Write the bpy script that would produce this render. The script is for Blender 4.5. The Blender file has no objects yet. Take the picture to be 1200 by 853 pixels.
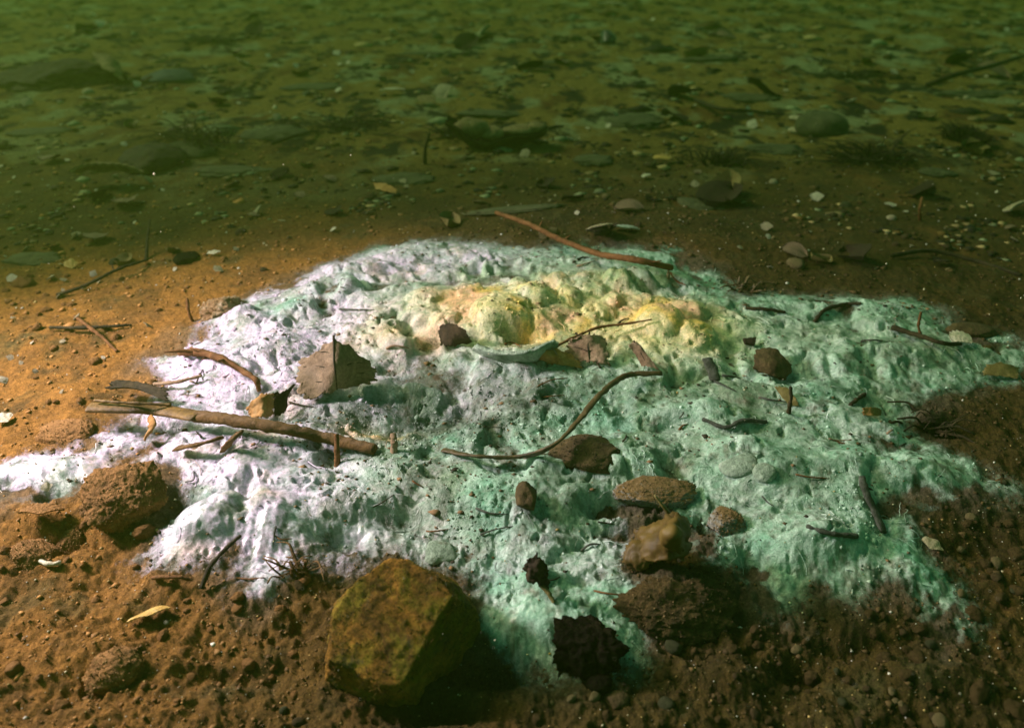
import bpy, math, random
import numpy as np
from mathutils import Vector, Matrix

# ------------------------------------------------------------------ camera, sky, light, exposure
S = bpy.context.scene
COL = S.collection
HC = 0.45                                   # the camera's height over the seabed, metres
PITCH = math.radians(28.2)
FPX = 998.5                                 # focal length in photo pixels (1200 wide)

cd = bpy.data.cameras.new('camera'); cam = bpy.data.objects.new('camera', cd); COL.objects.link(cam)
cam.location = (0, 0, HC); cam.rotation_euler = (math.pi/2-PITCH, 0, 0)
cd.sensor_width = 36; cd.lens = 36*FPX/1200; cd.clip_start = .01; cd.clip_end = 200
cd.dof.use_dof = True; cd.dof.focus_distance = .76; cd.dof.aperture_fstop = 6.5
S.camera = cam

SUN_EL, SUN_AZ = math.radians(44), math.radians(-66)      # light comes from the left and a little from beyond
w = bpy.data.worlds.new('World'); S.world = w; w.use_nodes = True
wn = w.node_tree; wn.nodes.clear()
sky = wn.nodes.new('ShaderNodeTexSky'); sky.sky_type = 'NISHITA'; sky.sun_disc = False
sky.sun_elevation = SUN_EL; sky.sun_rotation = SUN_AZ
filt = wn.nodes.new('ShaderNodeMix'); filt.data_type = 'RGBA'; filt.blend_type = 'MULTIPLY'
filt.inputs[0].default_value = 1; filt.inputs[7].default_value = (.26, .66, .25, 1)    # daylight filtered by green water
bg = wn.nodes.new('ShaderNodeBackground'); bg.inputs[1].default_value = .105
wo = wn.nodes.new('ShaderNodeOutputWorld')
wn.links.new(sky.outputs[0], filt.inputs[6]); wn.links.new(filt.outputs[2], bg.inputs[0]); wn.links.new(bg.outputs[0], wo.inputs[0])

sl = bpy.data.lights.new('sun', 'SUN'); sun = bpy.data.objects.new('sun', sl); COL.objects.link(sun)
sl.energy = 1.45; sl.angle = math.radians(22); sl.color = (1, .90, .56)
d = Vector((math.sin(SUN_AZ)*math.cos(SUN_EL), math.cos(SUN_AZ)*math.cos(SUN_EL), math.sin(SUN_EL)))
sun.rotation_euler = d.to_track_quat('Z', 'Y').to_euler()

# the diver's hand torch whose warm pool lights the left of the mat
tl = bpy.data.lights.new('dive_torch_beam', 'SPOT'); torch = bpy.data.objects.new('dive_torch_beam', tl); COL.objects.link(torch)
torch.location = (-1.0, .74, .54)
aim = Vector((-.26, .64, .02))
torch.rotation_euler = (torch.location-aim).to_track_quat('Z', 'Y').to_euler()
tl.energy = 90; tl.color = (1, .77, .86); tl.spot_size = math.radians(84); tl.spot_blend = 1; tl.shadow_soft_size = .10

S.view_settings.view_transform = 'Standard'; S.view_settings.look = 'None'
S.view_settings.exposure = .05; S.view_settings.gamma = 1; S.view_settings.use_curve_mapping = False
S.render.engine = 'CYCLES'
S.cycles.max_bounces = 5; S.cycles.diffuse_bounces = 2; S.cycles.volume_bounces = 0; S.cycles.transparent_max_bounces = 10
S.cycles.use_denoising = True

RNG = np.random.default_rng(7); random.seed(7)

# ------------------------------------------------------------------ noise
_P = np.random.default_rng(11).permutation(256); _P = np.concatenate([_P, _P, _P])
_G = np.random.default_rng(12).normal(size=(256, 3)); _G /= np.linalg.norm(_G, axis=1)[:, None]
_A = np.random.default_rng(13).uniform(0, 2*math.pi, 256); _GX, _GY = np.cos(_A), np.sin(_A)
def fade(t): return t*t*t*(t*(t*6-15)+10)
def n2(x, y):
    xi = np.floor(x).astype(int); yi = np.floor(y).astype(int); fx = x-xi; fy = y-yi; xi &= 255; yi &= 255
    u, v = fade(fx), fade(fy)
    def g(a, b, dx, dy):
        h = _P[_P[xi+a]+yi+b]; return _GX[h]*dx+_GY[h]*dy
    a = g(0, 0, fx, fy); b = g(1, 0, fx-1, fy); c = g(0, 1, fx, fy-1); e = g(1, 1, fx-1, fy-1)
    return ((a+(b-a)*u)+((c+(e-c)*u)-(a+(b-a)*u))*v)*1.5
def fbm(x, y, f, o=4, gain=.5, s=0):
    r = 0; a = 1; t = 0
    for i in range(o):
        r = r+a*n2(x*f+17.3*i+s*7.7, y*f-9.1*i+s*3.3); t += a; a *= gain; f *= 2.03
    return r/t
def ridge(x, y, f, o=3, s=0):
    r = 0; a = 1; t = 0
    for i in range(o):
        r = r+a*(1-2*np.abs(n2(x*f+5.7*i+s*9.1, y*f+3.9*i+s*4.7))); t += a; a *= .5; f *= 2.1
    return r/t
def n3(p):
    i = np.floor(p).astype(int); f = p-i; i &= 255; u = fade(f); r = 0
    for a in (0, 1):
        for b in (0, 1):
            for c in (0, 1):
                h = _P[_P[_P[i[:, 0]+a]+i[:, 1]+b]+i[:, 2]+c]
                dd = (_G[h]*(f-np.array([a, b, c]))).sum(1)
                wx = u[:, 0] if a else 1-u[:, 0]; wy = u[:, 1] if b else 1-u[:, 1]; wz = u[:, 2] if c else 1-u[:, 2]
                r = r+dd*wx*wy*wz
    return r*1.6
def fbm3(p, o=4, gain=.5):
    r = 0; a = 1; t = 0
    for k in range(o): r = r+a*n3(p*2.05**k+k*13.7); t += a; a *= gain
    return r/t
def ss(a, b, x): t = np.clip((x-a)/(b-a), 0, 1); return t*t*(3-2*t)

# ------------------------------------------------------------------ photo pixel -> ray -> point on the seabed
CP, SP = math.cos(PITCH), math.sin(PITCH)
def rays(px, py):
    a = (np.asarray(px, float)-600)/FPX; b = -(np.asarray(py, float)-426.5)/FPX
    return np.stack([a, CP+b*SP, -SP+b*CP], -1)
_T = np.geomspace(.2, 30, 420)
def hit(px, py, Hf, dz=0.):
    D = rays(np.atleast_1d(px), np.atleast_1d(py)); dz = np.broadcast_to(np.asarray(dz, float), D.shape[:1])
    X = D[:, None, 0]*_T; Y = D[:, None, 1]*_T; Z = HC+D[:, None, 2]*_T
    g = Z-Hf(X.ravel(), Y.ravel()).reshape(X.shape)-dz[:, None]
    k = np.argmax(g < 0, 1); k = np.where((g < 0).any(1), np.maximum(k, 1), len(_T)-1)
    i = np.arange(len(k)); lo, hi = _T[k-1].copy(), _T[k].copy()
    for _ in range(9):
        m = (lo+hi)/2; p = D*m[:, None]
        below = HC+p[:, 2]-Hf(p[:, 0], p[:, 1])-dz < 0
        hi = np.where(below, m, hi); lo = np.where(below, lo, m)
    p = D*((lo+hi)/2)[:, None]; p[:, 2] += HC
    return p

# the broad shape: the mat lies on a low swelling that falls off towards the foreground
def Hbase(x, y):
    return (.040*np.exp(-((x-.08)/.52)**2-((y-1.02)/.36)**2)+.020*np.exp(-((x-.12)/.26)**2-((y-1.18)/.14)**2)
            -.030*ss(.62, .38, y)+.012*n2(x*1.7+3.1, y*1.7+8.2)*ss(.9, 2.2, y+np.abs(x)*.5))
def B(px, py): return hit(px, py, Hbase)
def unit(p, y): return 1/FPX*math.hypot(p[1], HC)      # metres per photo pixel at a point

# humps and hollows read off the photograph: px, py, half width px, half depth px (as on the picture), height m
FEAT = [
 (150, 590, 62, 42, .022), (40, 615, 45, 30, .012), (57, 580, 18, 9, -.014), (60, 640, 30, 14, -.014), (215, 590, 30, 22, -.012),
 (590, 775, 60, 40, -.030), (520, 835, 80, 22, -.022), (700, 775, 40, 25, -.016), (790, 695, 70, 36, .016), (440, 505, 50, 20, -.014),
 (330, 490, 60, 22, -.010), (215, 500, 60, 16, -.010), (130, 770, 55, 32, .014), (280, 790, 90, 25, -.010), (330, 690, 50, 32, .012),
 (230, 640, 60, 36, .008), (310, 610, 60, 40, .012), (400, 632, 34, 16, -.012), (470, 608, 50, 22, -.010), (510, 482, 90, 36, -.026),
 (600, 370, 110, 38, .014), (780, 394, 50, 28, .012), (735, 340, 40, 18, .008), (606, 404, 34, 9, -.024), (560, 395, 40, 16, .006),
 (470, 300, 60, 14, .005), (770, 305, 60, 14, .006), (1000, 365, 90, 16, .007), (1030, 420, 80, 22, .010), (870, 420, 40, 16, -.008),
 (930, 560, 90, 40, .014), (870, 538, 30, 16, .010), (1060, 560, 60, 28, .012), (960, 650, 70, 30, .016), (880, 660, 28, 26, -.016), (1060, 680, 60, 30, .010),
 (1110, 500, 40, 18, -.012), (1090, 490, 28, 10, .012), (1150, 640, 60, 30, -.012), (1000, 760, 50, 24, -.016), (1100, 800, 60, 28, .012), (870, 800, 60, 30, .010), (940, 785, 40, 22, -.014),
 (700, 600, 34, 14, -.012), (720, 625, 30, 14, -.012), (820, 620, 30, 14, -.010), (640, 690, 40, 20, .006), (820, 495, 60, 22, .008), (700, 450, 70, 24, .006),
 (90, 470, 60, 26, .010), (50, 400, 60, 26, .006), (270, 390, 60, 20, .012), (100, 500, 50, 14, .012), (330, 410, 60, 22, .010), (400, 350, 60, 22, .012),
 (70, 85, 90, 12, .03), (1010, 170, 60, 14, .02), (560, 160, 90, 14, .012), (200, 170, 70, 14, .018), (900, 290, 90, 14, .008), (1120, 300, 80, 14, -.01),
 (400, 200, 120, 20, .012), (750, 235, 80, 12, .016), (640, 250, 90, 12, .010), (320, 270, 60, 12, .008)]
_fa = np.array(FEAT, float); _fp = B(_fa[:, 0], _fa[:, 1]); _fy = B(_fa[:, 0], _fa[:, 1]-_fa[:, 3]*.6); _fz = B(_fa[:, 0], _fa[:, 1]+_fa[:, 3]*.6)
FW = [(p[0], p[1], a[2]*math.hypot(p[1], HC)/FPX*.75, max(.008, (u[1]-v[1])*.5), a[4]) for p, u, v, a in zip(_fp, _fy, _fz, _fa)]

# outline of the bacterial mat on the photograph
MATP = [(165,425),(200,402),(250,376),(300,347),(345,326),(400,306),(440,289),(500,280),(560,283),(620,292),(680,287),(740,292),(800,294),(832,308),
 (845,328),(872,346),(930,351),(1000,350),(1060,353),(1098,366),(1130,392),(1185,395),(1215,410),(1215,442),(1150,446),(1095,464),(1068,486),(1080,505),
 (1102,532),(1150,560),(1184,578),(1150,582),(1092,590),(1076,612),(1092,652),(1114,692),(1132,748),(1108,742),(1075,702),(1040,690),(1000,708),(960,702),
 (920,718),(890,702),(858,684),(835,664),(822,625),(770,612),(730,640),(712,672),(760,692),(788,716),(752,722),(742,766),(700,776),(640,786),(600,768),(560,740),(560,700),
 (540,665),(455,640),(402,664),(372,658),(335,692),(310,716),(284,694),(270,662),(232,667),(190,674),(174,642),(198,602),(216,578),(200,556),(176,540),(196,520),(150,512),(152,478),(196,452)]
STRP = [(-60,592),(-60,568),(0,550),(60,534),(108,514),(165,502),(178,520),(128,538),(106,564),(64,578),(30,584),(0,588)]
def poly_world(P): q = np.array(P, float); return B(q[:, 0], q[:, 1])[:, :2]
MATW, STRW = poly_world(MATP), poly_world(STRP)
def sdf(x, y, W):                          # > 0 inside
    d2 = np.full(x.shape, 1e9); ins = np.zeros(x.shape, bool); n = len(W)
    for i in range(n):
        ax, ay = W[i]; bx, by = W[(i+1) % n]; ex, ey = bx-ax, by-ay
        t = np.clip(((x-ax)*ex+(y-ay)*ey)/(ex*ex+ey*ey+1e-12), 0, 1)
        d2 = np.minimum(d2, (x-ax-t*ex)**2+(y-ay-t*ey)**2)
        c = ((ay > y) != (by > y)) & (x < (bx-ax)*(y-ay)/(by-ay+1e-12)+ax); ins ^= c
    return np.where(ins, 1, -1)*np.sqrt(d2)
_spots = {}
def spot(x, y, px, py, rx, ry):            # soft world-space patch read off the photograph
    k = (px, py, rx, ry)
    if k not in _spots:
        p, u, v = B([px, px, px], [py, py-ry*.6, py+ry*.6]); _spots[k] = (p, rx*math.hypot(p[1], HC)/FPX*.75, max(.008, (u[1]-v[1])*.5))
    p, sx, sy = _spots[k]
    return np.exp(-((x-p[0])/sx)**2-((y-p[1])/sy)**2)

_mx = (MATW[:, 0].min()-.1, MATW[:, 0].max()+.1, MATW[:, 1].min()-.1, MATW[:, 1].max()+.1)
_gx = np.linspace(-1.1, 1.3, 481); _gy = np.linspace(.25, 2.0, 351)
_GXX, _GYY = np.meshgrid(_gx, _gy)
_SD = np.maximum(sdf(_GXX, _GYY, MATW), sdf(_GXX, _GYY, STRW))
def sd(x, y):
    u = np.clip((x+1.1)/2.4*480, 0, 479.999); v = np.clip((y-.25)/1.75*350, 0, 349.999); i = u.astype(int); j = v.astype(int); u = u-i; v = v-j
    r = (_SD[j, i]*(1-u)+_SD[j, i+1]*u)*(1-v)+(_SD[j+1, i]*(1-u)+_SD[j+1, i+1]*u)*v
    return np.where((x < -1.1) | (x > 1.3) | (y < .25) | (y > 2), -1, r)

def Hmid(x, y):                            # seabed without its finest grain
    h = Hbase(x, y)
    for fx, fy, sx, sy, a in FW: h = h+a*np.exp(-((x-fx)/sx)**2-((y-fy)/sy)**2)
    near = ss(2.6, .6, y)
    return h+.007*fbm(x, y, 7, 3)*(.4+.6*near)
def rough(x, y):                           # crumbly mud in front and to the right, smoother silt behind
    front = ss(.95, .55, y+.15*ss(0, .6, -x)); right = ss(.45, .7, x)*ss(1.4, .9, y)
    return np.clip(.25+.75*front+.6*right, 0, 1)
def Hground(x, y):
    r = rough(x, y); lod = ss(4.0, 1.4, y)
    wx = x+.012*n2(x*22, y*22); wy = y+.012*n2(x*22+40, y*22+11)
    h = Hmid(x, y)+.0115*r*fbm(wx, wy, 18, 6, .6, 1)+r*.0040*np.maximum(0, ridge(wx, wy, 12, 2, 2)-.25)
    h = h-.009*r*ss(.22, .5, fbm(wx, wy, 11, 5, .6, 5))          # broken-out hollows between clods
    h = h+lod*(.0020+.0022*r)*fbm(x, y, 110, 3, .6, 3)+.012*ss(1.4, 2.4, y)*fbm(x, y*.7, 10, 5, .65, 6)
    return h

# how thick the mat is (metres; below zero the mud shows through)
HOLES = [(470,500,52,26,.7),(250,398,42,16,.8),(215,470,45,14,.9),(225,505,50,9,.6),(400,632,38,18,.3),(470,612,42,20,.5),(415,500,42,20,.6),(335,488,26,14,.7),
 (1115,505,55,24,.9),(1090,480,24,12,.5),(880,665,26,24,.9),(710,600,26,11,.8),(720,628,28,13,.9),(812,622,24,12,.6),(700,515,50,18,.5),(790,690,70,34,1.2),
 (905,430,26,10,.5),(600,415,30,7,.6),(230,690,30,8,.5),(275,650,14,20,.7),(190,560,24,24,.8),(390,345,18,8,.5),(1040,700,20,14,.6),(960,690,20,12,.5),(350,655,12,8,.5),(195,600,20,24,1.)]
def smoothness(x, y):                      # where the film lies as a smooth veil
    return np.clip(1.1*spot(x, y, 615, 735, 60, 50)+spot(x, y, 425, 622, 45, 24)+.95*spot(x, y, 250, 625, 110, 60)+.95*spot(x, y, 325, 650, 60, 60)+1.1*spot(x, y, 60, 550, 160, 36)+.5*spot(x, y, 350, 560, 90, 30)+.8*spot(x, y, 760, 705, 40, 18)
        +.7*spot(x, y, 1000, 680, 90, 28)+.7*spot(x, y, 1110, 720, 30, 40)+.6*spot(x, y, 790, 300, 60, 16)+.6*spot(x, y, 480, 295, 70, 14)+.5*spot(x, y, 620, 372, 150, 46)+.5*spot(x, y, 785, 398, 75, 40), 0, 1)
def matt(x, y):
    s = sd(x, y)
    wx = x+.02*n2(x*14+3, y*14); wy = y+.02*n2(x*14, y*14+9)
    e = np.clip(s+.030*fbm(wx, wy, 13, 5, .65, 8)-.004, -.05, .05)
    t = .15*e+.0004
    cov = fbm(wx, wy, 9, 4, .6, 9)
    veilp = np.clip(spot(x, y, 60, 550, 170, 24)+.6*spot(x, y, 250, 615, 70, 40)+spot(x, y, 612, 735, 62, 52)+.7*spot(x, y, 720, 720, 60, 50), 0, 1)
    veilp = veilp*ss(-.012, .006, s)
    t = t+.006*veilp-.0085*ss(.07, .38, cov)*(1-veilp)
    fine = fbm(wx, wy, 60, 3, .6, 12)
    t = t-.0032*ss(.2, .5, fine)*(1-.8*smoothness(x, y))
    for px, py, rx, ry, a in HOLES: t = t-.0075*a*spot(x, y, px, py, rx, ry)*(1+.9*fine+.5*cov)
    return t
# rounded pillows of slime: px, py, half width px, height px in the photograph, rise m
DOMES = [(628,366,24,22,.013),(588,388,36,34,.018),(545,352,22,16,.009),(612,338,26,14,.009),(692,348,20,14,.008),(560,332,26,14,.008),(668,362,17,18,.014),(718,364,13,14,.011),(772,392,30,26,.016),(806,378,24,18,.012),(815,404,22,20,.011),
 (738,340,34,16,.012),(650,338,16,10,.007),(500,362,24,15,.009),(470,410,30,18,.012),(700,378,20,14,.009),(440,506,34,16,.011),(520,392,20,16,.008),(535,304,30,10,.006),(420,322,40,14,.008),(640,390,20,16,.010),(750,365,18,12,.009),
 (290,560,50,40,.010),(240,615,56,44,.010),(320,640,44,40,.010),(350,570,40,28,.008),(400,600,34,24,.007),(300,430,40,22,.008),(360,372,40,20,.008)]
_dp = B([q[0] for q in DOMES], [q[1] for q in DOMES]); _da = B([q[0] for q in DOMES], [q[1]-q[3]*.5 for q in DOMES]); _db = B([q[0] for q in DOMES], [q[1]+q[3]*.5 for q in DOMES])
DW = [(p[0], p[1], q[2]*math.hypot(p[1], HC)/FPX, max(.012, (a[1]-b[1])*.62), q[4], 0.) for p, a, b, q in zip(_dp, _da, _db, DOMES)]
_rd = np.random.default_rng(77)
for _ in range(430):
    _x, _y = _rd.uniform(-.55, .8), _rd.uniform(.45, 1.45); _r = _rd.lognormal(math.log(.013), .45); DW.append((_x, _y, _r*_rd.uniform(.8, 1.6), _r, _r*_rd.uniform(.14, .34), _rd.uniform(-.8, .3)))
def domes(x, y):
    out = np.zeros_like(x); wx = x+.004*n2(x*60, y*60)+.0018*n2(x*150, y*150); wy = y+.004*n2(x*60+7, y*60+3)+.0018*n2(x*150+4, y*150)
    o = np.argsort(wy); ys = wy[o]
    for dx, dy, rx, ry, h, a in DW:
        R = max(rx, ry); i0, i1 = np.searchsorted(ys, [dy-R, dy+R]); k = o[i0:i1]; k = k[np.abs(wx[k]-dx) < R]
        if len(k) == 0: continue
        u, v = wx[k]-dx, wy[k]-dy; ca, sa = math.cos(a), math.sin(a); q = 1-((u*ca+v*sa)/rx)**2-((v*ca-u*sa)/ry)**2
        out[k] = np.maximum(out[k], h*np.sqrt(np.clip(q, 0, 1)))
    return out
def mat_relief(x, y):
    wx = x+.018*n2(x*17+3, y*17)+.006*n2(x*60, y*60); wy = y+.018*n2(x*17, y*17+9)+.006*n2(x*60+7, y*60+3)
    puff = np.abs(n2(wx*19+4, wy*19+8)); puff2 = np.abs(n2(wx*47+4, wy*47+1)); puff3 = np.abs(n2(wx*105, wy*105+2))
    strand = ridge(wx*.8+wy*.35, (wy-wx*.3)*1.9, 42, 2, 4)
    reg = ss(-.25, .35, fbm(x, y, 5, 2, .5, 15)); k = 1-.8*smoothness(x, y); fold = fbm(wx*.8+wy*.2, wy*1.3, 15, 3, .45, 14)
    return k*(.010*fold+.0040*puff+(.0005+.0018*reg)*puff2+(.0003+.0009*reg)*puff3+.0008*strand+.0006*fbm(x, y, 190, 2, .7, 5))+(.3+.7*k**.5)*domes(x, y)+.0005
def matsurf(x, y):
    t = matt(x, y); k = ss(-.0015, .0085, t); g = Hground(x, y)          # a thin veil follows the mud, a thick mat buries it
    return (g+.0006)*(1-k)+k*(Hmid(x, y)+.003*rough(x, y)*fbm(x, y, 24, 2, .5, 1)+t+mat_relief(x, y)), t
def Hall(x, y):
    m, t = matsurf(x, y); g = Hground(x, y)
    return np.where(t > -.004, np.maximum(m, g), g)

# ------------------------------------------------------------------ mesh and object helpers
def mesh_np(name, V, F, smooth=True, attrs=None):
    V = np.asarray(V, np.float32); F = np.asarray(F, np.int32); k = F.shape[1]
    me = bpy.data.meshes.new(name); me.vertices.add(len(V)); me.vertices.foreach_set('co', V.ravel())
    me.loops.add(F.size); me.loops.foreach_set('vertex_index', F.ravel())
    me.polygons.add(len(F)); me.polygons.foreach_set('loop_start', np.arange(0, F.size, k, dtype=np.int32))
    me.polygons.foreach_set('loop_total', np.full(len(F), k, np.int32))
    me.polygons.foreach_set('use_smooth', np.full(len(F), smooth, bool))
    for an, data in (attrs or {}).items():
        at = me.attributes.new(an, 'FLOAT_COLOR', 'POINT'); at.data.foreach_set('color', np.asarray(data, np.float32).ravel())
    me.update(); me.validate(); return me
def ob(name, me, mat=None, parent=None):
    o = bpy.data.objects.new(name, me); COL.objects.link(o)
    if mat is not None and me is not None and len(me.materials) == 0: me.materials.append(mat)
    if parent: o.parent = parent
    return o
def tag(o, label, cat=None, group=None, kind=None):
    o['label'] = label
    if cat: o['category'] = cat
    if group: o['group'] = group
    if kind: o['kind'] = kind
    return o
def empty(name, loc):
    o = bpy.data.objects.new(name, None); o.empty_display_size = .01; COL.objects.link(o); o.location = loc; return o
def local(me_V, loc): return np.asarray(me_V)-np.asarray(loc)
def gridF(nr, nc, wrap=False):
    r = np.arange(nr-1)[:, None]; c = np.arange(nc if wrap else nc-1)[None]; c1 = (c+1) % nc
    return np.stack([r*nc+c, r*nc+c1, (r+1)*nc+c1, (r+1)*nc+c], -1).reshape(-1, 4)

# ------------------------------------------------------------------ materials
class NT:
    def __init__(s, name):
        s.m = bpy.data.materials.new(name); s.m.use_nodes = True; s.t = s.m.node_tree; s.t.nodes.clear()
        s.out = s.n('ShaderNodeOutputMaterial'); s.b = s.n('ShaderNodeBsdfPrincipled'); s.t.links.new(s.b.outputs[0], s.out.inputs[0])
        s.b.inputs['Roughness'].default_value = .85; s.b.inputs['Specular IOR Level'].default_value = .2
        s.co = s.n('ShaderNodeTexCoord')
    def n(s, t, **k):
        x = s.t.nodes.new(t)
        for a, b in k.items(): setattr(x, a, b)
        return x
    def l(s, a, b): s.t.links.new(a, b)
    def noise(s, scale, detail=5, rough=.6, dist=0, co=None, sc=(1, 1, 1)):
        x = s.n('ShaderNodeTexNoise'); x.inputs['Scale'].default_value = scale; x.inputs['Detail'].default_value = detail
        x.inputs['Roughness'].default_value = rough; x.inputs['Distortion'].default_value = dist
        mp = s.n('ShaderNodeMapping'); mp.inputs['Scale'].default_value = sc; s.l(s.co.outputs['Object'] if co is None else co, mp.inputs[0]); s.l(mp.outputs[0], x.inputs[0])
        return x.outputs[0]
    def ramp(s, f, stops):
        r = s.n('ShaderNodeValToRGB'); e = r.color_ramp.elements
        while len(e) < len(stops): e.new(.5)
        for q, (p, c) in zip(e, stops): q.position = p; q.color = (*c, 1) if len(c) == 3 else c
        s.l(f, r.inputs[0]); return r.outputs[0]
    def mix(s, f, a, b, mode='MIX'):
        x = s.n('ShaderNodeMix', data_type='RGBA', blend_type=mode)
        for v, i in ((f, 0), (a, 6), (b, 7)):
            if hasattr(v, 'is_linked') or hasattr(v, 'links'): s.l(v, x.inputs[i])
            else: x.inputs[i].default_value = v if i == 0 else (*v, 1)
        return x.outputs[2]
    def bump(s, h, dist, strength=1, prev=None):
        x = s.n('ShaderNodeBump'); x.inputs['Distance'].default_value = dist; x.inputs['Strength'].default_value = strength
        s.l(h, x.inputs['Height'])
        if prev is not None: s.l(prev, x.inputs['Normal'])
        return x.outputs[0]
def v3(k): return (k, k, k)
SILT = (.085, .062, .026)
def surf(name, c0, c1, c2, scale=40, silt=0., siltc=SILT, rough=.8, spec=.25, bump=.0012, sc=(1, 1, 1), bscale=None, speck=None):
    t = NT(name)
    a = t.noise(scale, 6, .65, .6, sc=sc)
    c = t.ramp(a, [(.30, c0), (.50, c1), (.70, c2)])
    f = t.noise(scale*7, 4, .7, sc=sc)
    c = t.mix(.75, c, t.ramp(f, [(.25, v3(.45)), (.5, v3(.95)), (.75, v3(1.45))]), 'MULTIPLY')
    if silt > 0:
        g = t.n('ShaderNodeNewGeometry'); sx = t.n('ShaderNodeSeparateXYZ'); t.l(g.outputs['Normal'], sx.inputs[0])
        ma = t.n('ShaderNodeMath', operation='MULTIPLY_ADD'); t.l(t.noise(scale*2.2, 5, .7), ma.inputs[0]); ma.inputs[1].default_value = 1.1; t.l(sx.outputs[2], ma.inputs[2])
        k = t.ramp(ma.outputs[0], [(1.62-silt*.9 if silt < .7 else .95, v3(0)), (min(1.0, 1.72-silt*.7), v3(1))])
        k = t.n('ShaderNodeMapRange'); t.l(ma.outputs[0], k.inputs[0]); k.inputs[1].default_value = 1.7-silt; k.inputs[2].default_value = 1.95-silt*.8
        c = t.mix(k.outputs[0], c, t.mix(t.noise(260, 4, .7), tuple(.55*q for q in siltc), tuple(1.5*q for q in siltc)))
    if speck:
        vo = t.n('ShaderNodeTexVoronoi'); vo.inputs['Scale'].default_value = scale*4; t.l(t.co.outputs['Object'], vo.inputs[0])
        c = t.mix(t.ramp(vo.outputs[0], [(.10, v3(1)), (.17, v3(0))]), c, speck)
    t.l(c, t.b.inputs['Base Color']); t.b.inputs['Roughness'].default_value = rough; t.b.inputs['Specular IOR Level'].default_value = spec
    bs = bscale or scale*3
    n = t.bump(t.noise(bs, 6, .7, .4, sc=sc), bump*2.2); n = t.bump(t.noise(bs*6, 3, .7), bump*.5, 1, n)
    t.l(n, t.b.inputs['Normal']); return t.m

def mud_mat():
    t = NT('mud'); at = t.n('ShaderNodeAttribute', attribute_name='Col')
    f = t.noise(170, 5, .75); g = t.noise(620, 3, .7)
    c = t.mix(.9, at.outputs[0], t.ramp(f, [(.22, v3(.40)), (.5, v3(.95)), (.78, v3(1.7))]), 'MULTIPLY')
    c = t.mix(.7, c, t.ramp(g, [(.25, v3(.5)), (.5, v3(1)), (.72, v3(1.7))]), 'MULTIPLY')
    vo = t.n('ShaderNodeTexVoronoi'); vo.inputs['Scale'].default_value = 190; t.l(t.co.outputs['Object'], vo.inputs[0])   # pale sand grains
    gm = t.mix(1, t.ramp(vo.outputs[0], [(.10, v3(1)), (.16, v3(0))]), t.ramp(t.noise(30, 3), [(.52, v3(0)), (.66, v3(.8))]), 'MULTIPLY')
    c = t.mix(gm, c, (.34, .27, .13))
    t.l(c, t.b.inputs['Base Color']); t.b.inputs['Roughness'].default_value = .9
    n = t.bump(t.noise(150, 6, .75, .5), .006); n = t.bump(t.noise(700, 3, .7), .0011, 1, n); t.l(n, t.b.inputs['Normal'])
    return t.m
def film_mat():
    t = NT('bacterial film'); at = t.n('ShaderNodeAttribute', attribute_name='Col')
    f = t.noise(105, 7, .8, 1.0); g = t.noise(380, 4, .8, .5)
    c = t.mix(1, at.outputs[0], t.ramp(f, [(.28, (.30, .46, .36)), (.42, (.68, .84, .74)), (.52, (1.0, 1.02, 1.0)), (.68, (1.34, 1.30, 1.32))]), 'MULTIPLY')
    c = t.mix(.80, c, t.ramp(g, [(.30, (.40, .52, .44)), (.5, v3(.98)), (.68, v3(1.40))]), 'MULTIPLY')
    dirt = t.mix(1, t.ramp(t.noise(62, 6, .75, .8), [(.52, v3(0)), (.70, v3(.85))]), t.ramp(t.noise(14, 4, .6), [(.42, v3(0)), (.6, v3(1))]), 'MULTIPLY')
    c = t.mix(dirt, c, (.13, .10, .06))
    t.l(c, t.b.inputs['Base Color']); t.b.inputs['Roughness'].default_value = .32; t.b.inputs['Specular IOR Level'].default_value = .5
    # the film thins to a veil at its edges
    th = t.n('ShaderNodeMath', operation='MULTIPLY_ADD'); t.l(t.noise(230, 5, .75, 1), th.inputs[0]); th.inputs[1].default_value = -.9; t.l(at.outputs['Alpha'], th.inputs[2])
    k = t.n('ShaderNodeMapRange'); t.l(th.outputs[0], k.inputs[0]); k.inputs[1].default_value = -.42; k.inputs[2].default_value = .30
    t.l(k.outputs[0], t.b.inputs['Alpha'])
    sm = t.n('ShaderNodeAttribute', attribute_name='Smooth'); rv = t.n('ShaderNodeMapRange'); t.l(sm.outputs['Fac'], rv.inputs[0]); rv.inputs[3].default_value = 1; rv.inputs[4].default_value = .15
    def sb(h, d, prev=None):
        x = t.n('ShaderNodeBump'); x.inputs['Distance'].default_value = d; t.l(h, x.inputs['Height']); t.l(rv.outputs[0], x.inputs['Strength'])
        if prev is not None: t.l(prev, x.inputs['Normal'])
        return x.outputs[0]
    n = sb(t.noise(105, 6, .7, 1.0), .0026); n = sb(t.noise(380, 4, .7, .5), .0008, n); t.l(n, t.b.inputs['Normal'])
    return t.m
def plain_attr(name, rough=.6, bump=0.):
    t = NT(name); at = t.n('ShaderNodeAttribute', attribute_name='Col')
    c = t.mix(.6, at.outputs[0], t.ramp(t.noise(400, 3, .7), [(.3, v3(.55)), (.5, v3(1)), (.7, v3(1.4))]), 'MULTIPLY')
    t.l(c, t.b.inputs['Base Color']); t.b.inputs['Roughness'].default_value = rough
    return t.m

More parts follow.
